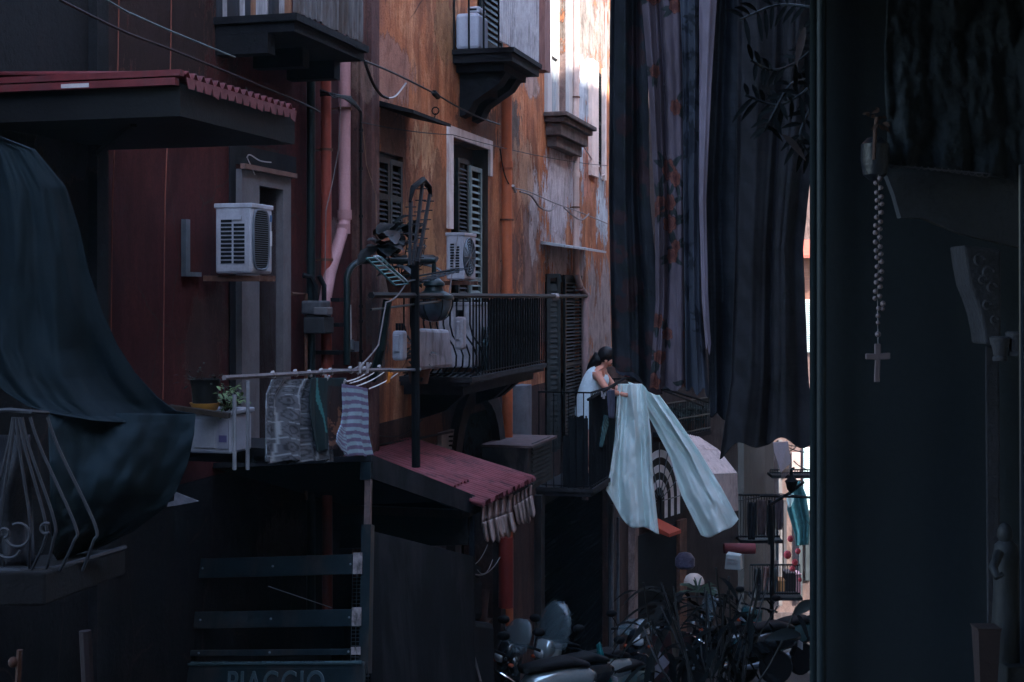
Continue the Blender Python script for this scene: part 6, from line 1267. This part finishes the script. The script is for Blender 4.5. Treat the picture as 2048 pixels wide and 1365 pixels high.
# bare twigs plant and broad leaved plant
def twigs(root, p0, d0, ln, depth, mb, lf, r0):
    n = 5; pts = [p0]; d = d0.normalized()
    for i in range(n): d = (d+Vector((random.uniform(-.28, .28), random.uniform(-.2, .2), random.uniform(-.15, .22)))).normalized(); pts.append(pts[-1]+d*ln/n)
    mb.tube(pts, [r0*(1-.5*i/n) for i in range(n+1)], 5)
    if depth:
        for i in range(2+(depth > 1)):
            k = random.randint(1, n); twigs(root, pts[k], (d+Vector((random.uniform(-1.1, 1.1), random.uniform(-.4, .4), random.uniform(-.2, .9)))), ln*random.uniform(.45, .75), depth-1, mb, lf, r0*.6)
    elif random.random() < .25: leaf_mb(lf, pts[-1], rnd_dir(-.6, .4), .05, .018, Vector((0, -1, .2)))
YT = 3.6; TP = thing('bare_shrub', 'leggy half bare shrub with thin brown twigs in front of the shrine panel', 'shrub', C(1715, 1500, YT)); b = MB(); lf = MB()
tgm = M('brown_twigs', (.065, .047, .050), .3, 20, .8, .1)
for (a, e, r_) in (([(1715, 1480), (1714, 1330), (1722, 1240), (1700, 1180), (1680, 1140), (1640, 1105)], 1, .0040), ([(1722, 1240), (1730, 1180), (1727, 1120), (1722, 1075)], 1, .003), ([(1672, 1330), (1690, 1270), (1740, 1225), (1776, 1175)], 1, .003), ([(1722, 1240), (1700, 1190), (1695, 1150), (1702, 1080), (1750, 1022)], 1, .003), ([(1650, 1190), (1700, 1120), (1740, 1105)], 0, .003), ([(1660, 1180), (1690, 1150), (1700, 1130)], 0, .002), ([(1660, 1365), (1650, 1290), (1672, 1220), (1640, 1130), (1633, 1110)], 1, .0035), ([(1728, 1206), (1752, 1190), (1776, 1172)], 0, .002), ([(1620, 1320), (1655, 1340), (1662, 1362)], 0, .002), ([(1650, 1390), (1700, 1290), (1750, 1276)], 0, .0025)):
    q = fine([C(x, y, YT+.03*math.sin(x)) for x, y in a], 4); b.tube(q, [r_*(1-.5*i/len(q)) for i in range(len(q))], 6)
    if e:
        for _ in range(3): k_ = random.randint(4, len(q)-2); twigs(TP, q[k_], Vector((random.uniform(-1, 1), random.uniform(-.3, .3), random.uniform(.1, 1))), .10, 1, b, lf, r_*.5)
for (x, y, dx, dz, ln, wd_) in ((1640, 1212, 1, -.02, .085, .02), (1740, 1312, 1, -.08, .10, .032), (1712, 1365, .6, .5, .07, .05), (1664, 1312, .8, .4, .08, .015), (1600, 1270, -1, .2, .09, .03), (1655, 1250, -.6, .5, .07, .02), (1630, 1090, .6, .4, .05, .02), (1590, 1230, .5, .6, .08, .03)):
    leaf_mb(lf, C(x, y, YT-.05), Vector((dx, -.1, dz)), ln, wd_, Vector((0, -1, .4)), n=6)
part('twigs', b, tgm, TP); part('leaves', lf, M('dim_green_grey_leaves', (.012, .016, .017), .3, 14, .6, .1), TP, smooth=True)
YB = 5.2; bp = C(1420, 1560, YB); st = []
for i in range(27):
    x = random.uniform(1270, 1640); top = 1130+abs(x-1400)*.15+random.uniform(0, 150) if x < 1450 else 1100+random.uniform(0, 160); st.append(fine([bp+Vector((random.uniform(-.25, .35), random.uniform(-.1, .1), 0)), C((1420+x)/2+random.uniform(-20, 20), 1370, YB+random.uniform(-.1, .1)), C(x, top, YB+random.uniform(-.2, .2))], 5))
plant('broad_leaved_plant', 'tangled dark broad leaved plant rising over the lane behind the shrub', 'plant', bp, st, lfn, G['cable'], .11, .024, 6, spread=.04, zlo=-.7, zhi=.6, droop=.5, rs=.0035)
b = MB(); lf = MB(); r = thing('palm', 'small palm with long arching dark leaves in front of the arrow board', 'palm', C(1370, 1500, 6)); pc = C(1345, 1240, 6)
for i in range(18):
    a = random.uniform(0, 2*PI); d = Vector((math.cos(a), .5*math.sin(a), random.uniform(.0, 1.))).normalized(); leaf_mb(lf, pc+Vector((0, 0, random.uniform(-.1, .1))), d, random.uniform(.22, .42), .035, Vector((0, 0, 1)), n=8, droop=.75)
b.tube([C(1370, 1500, 6), pc], .014, 6); part('trunk', b, stemm, r); part('leaves', lf, M('palm_leaves_dim', (.010, .011, .011), .5, 12, .8, .1, spec=.03), r, smooth=True)
b = MB()
for i in range(22): a = random.uniform(.2, PI-.2); p = C(1395, 1185, 9); leaf_mb(b, p, Vector((math.cos(a), random.uniform(-.4, .4), math.sin(a)*.8)), .16, .012, Vector((0, -1, .2)), droop=.4)
r = thing('spiky_plant', 'small spiky green plant under the ivory dome lamp', 'plant', C(1395, 1260, 9)); part('leaves', b, M('spiky_leaf', (.06, .085, .06), .3, 14, .6, .1), r, smooth=True); part('stem', MB().tube([C(1395, 1260, 9), C(1395, 1185, 9)], .01, 5), stemm, r)
# ================================================================== NEAR LEFT BALCONY AND TARPAULIN
YL = 5.6; wi = M('near_white_iron', (.030, .032, .040), .15, 12, .5, .1)
NB = thing('near_balcony', 'out of focus stone balcony with thin white bellied iron bars at the left edge', 'balcony', C(60, 1210, YL))
b = MB(); pts = [C(-120, 1215, YL-.3), C(90, 1212, YL-.1), C(250, 1150, YL+.9), C(250, 1150, YL+1.3), C(-120, 1180, YL+1.4)]
b.prism(pts, Vector((0, 0, .13))); part('slab', b, M('near_grey_stone', (.008, .008, .0095), .6, 7, .9, .5), NB, bevel=.01)
b = MB(); b.tube([C(-60, 824, YL), C(20, 820, YL), C(60, 824, YL), C(95, 826, YL+.2)], .009, 7); part('top_rail', b, wi, NB)
for (x0, x1, x2) in ((27, 0, -30), (29, -2, 10), (32, 60, 58), (38, 90, 62), (44, 108, 92), (26, -20, -50), (60, 150, 120), (95, 190, 165)):
    part('bar', MB().tube(fine([C(x0, 835, YL), C((x0*.75+x1*.25), 900, YL), C(x1, 1040 if x1 < 120 else 1050, YL+.0), C(x1*.98, 1085, YL), C(x2, 1142, YL+.05)], 6), .0065, 6), wi, NB, smooth='auto')
for (x, y, r_, a0, a1) in ((8, 1066, 10, -1.5, 4), (36, 1068, 27, -2.6, 2.1), (92, 1058, 12, 1, 5.5), (20, 1090, 30, 3.6, 5.8)):
    part('scroll', MB().tube([C(x+r_*math.cos(a)*(1-.25*abs(a-a0)/(a1-a0)), y-r_*math.sin(a)*(1-.25*abs(a-a0)/(a1-a0)), YL-.03) for a in [a0+(a1-a0)*i/20 for i in range(21)]], .006, 6), wi, NB, smooth='auto')
b = MB(); b.tube([C(-60, 1138, YL+.03), C(40, 1142, YL+.03), C(110, 1138, YL+.1), C(250, 1096, YL+.7)], .012, 7); part('bottom_rail', b, wi, NB)
b = MB(); b.grid(lambda u, v: C(-40+100*u+10*v, 870+262*v, YL+.12+.05*math.sin(u*7+v*2)+.03*math.sin(v*9+u*3)), 20, 24)
single('plastic_sheet', b, M('grey_blue_plastic', (.014, .015, .021), .35, 5, .6, .4), 'grey blue plastic sheet bundled behind the white bellied bars', 'plastic sheet', smooth=True, solid=.004)
YTp = 6.2; tarpm = M('dark_teal_tarpaulin', (.003, .013, .020), .25, 3, .85, .12, fine=180, stretch=(1, 1, 2.2)); tarp2 = M('deep_blue_tarpaulin', (.0035, .015, .022), .25, 3, .85, .12, fine=180, stretch=(1, 1, 2.2))
def tl(v): return (-40, 330+450*v) if v < .8 else (-40+ (v-.8)*700, 690+(v-.8)*680)
TA = thing('tarpaulin', 'dark teal tarpaulin draped over the near balcony and down past the white machine', 'tarpaulin', C(200, 1110, YTp))
rt = poly([(-30, 262), (70, 300), (132, 375), (160, 462), (178, 545), (205, 625), (235, 690), (270, 745), (315, 795), (352, 822), (390, 828)]); lt_ = poly([(-60, 258), (-60, 300), (-60, 375), (-60, 460), (-60, 540), (-60, 610), (-60, 690), (-30, 745), (10, 785), (55, 812), (98, 826)])
b = MB()
def tf(u, v):
    l_, r_ = lt_(v), rt(v); x = l_[0]*(1-u)+r_[0]*u; y = l_[1]*(1-u)+r_[1]*u+18*math.sin(u*PI)*v; return C(x, y, YTp+.5*v*u+.05*math.sin(u*6+v*3)*(.4+v)+.10*mnoise.fractal(Vector((u*3.+v*1.5, v*1.2-u, 3.1)), 1.1, 2., 3))
b.grid(tf, 140, 160); part('upper_drape', b, tarpm, TA, smooth=True, solid=.004)
rt2 = poly([(391, 829), (388, 870), (375, 930), (352, 985), (325, 1020), (270, 1062), (200, 1095), (125, 1112)]); lt2 = poly([(96, 826), (97, 870), (99, 920), (100, 970), (100, 1010), (102, 1050), (104, 1085), (108, 1110)])
b = MB()
def tf2(u, v):
    l_, r_ = lt2(v), rt2(v); x = l_[0]*(1-u)+r_[0]*u; y = l_[1]*(1-u)+r_[1]*u+(10*math.sin(u*PI) if v > .02 else 0); return C(x, y, YTp+.5*u+.03*math.sin(u*7+v*3)+.09*mnoise.fractal(Vector((u*2.6+v*1.2, v*2.2-u, 7.7)), 1.1, 2., 3)+.2*math.sin(v*PI)*-.5)
b.grid(tf2, 140, 120); part('lower_drape', b, tarp2, TA, smooth=True, solid=.004)
single('flap', MB().prism([C(*p, 7.6) for p in ((349, 984), (398, 1003), (350, 1012), (334, 1014), (336, 1006), (348, 1002))], Vector((0, .01, 0))), M('dull_grey_flap', (.10, .10, .12), .3, 20, .7, .2), 'small pale plastic flap sticking out between tarpaulin and truck roof', 'plastic flap')
single('flap', MB().prism([C(*p, 10.9) for p in ((432, 1015), (488, 1036), (460, 1046), (436, 1046))], Vector((0, .01, 0))), M('pinkish_rag', (.12, .07, .075), .4, 15, .8, .3), 'dull pink rag glimpsed under the truck roof', 'rag')
single('post', MB().tube([C(182, 1500, 5), C(170, 1262, 5)], .022, 8), M('dull_wine_post', (.016, .008, .010), .3, 8, .7, .2), 'dull wine red post low at the left below the near balcony', 'post', smooth='auto')
single('rusty_valve', MB().sphere(C(27, 1325, 4.5), .018, 8).tube([C(34, 1400, 4.5), C(40, 1300, 4.5)], .01, 6), M('rust_valve', (.045, .014, .007), .3, 20, .8, .2), 'small rusty orange valve at the bottom left corner', 'valve', smooth='auto')

# ================================================================== THIN HAZE ADDED TO LIFT THE BLACKS
HZ = MB().box(-20, 30, -12, 60, -26, 20)
hm = bpy.data.materials.new('lift_haze'); hm.use_nodes = True; ht = hm.node_tree
for n_ in list(ht.nodes):
    if n_.type != 'OUTPUT_MATERIAL': ht.nodes.remove(n_)
pv = ht.nodes.new('ShaderNodeVolumePrincipled'); pv.inputs['Color'].default_value = (.70, .93, 1, 1); pv.inputs['Density'].default_value = .0004
ht.links.new(pv.outputs[0], ht.nodes['Material Output'].inputs['Volume'])
o = mesh_obj('haze', HZ, hm, HZ.base()); o.location = HZ.base(); o['kind'] = 'stuff'; o['label'] = 'thin bluish haze added to lift the dark tones'; o['category'] = 'haze'
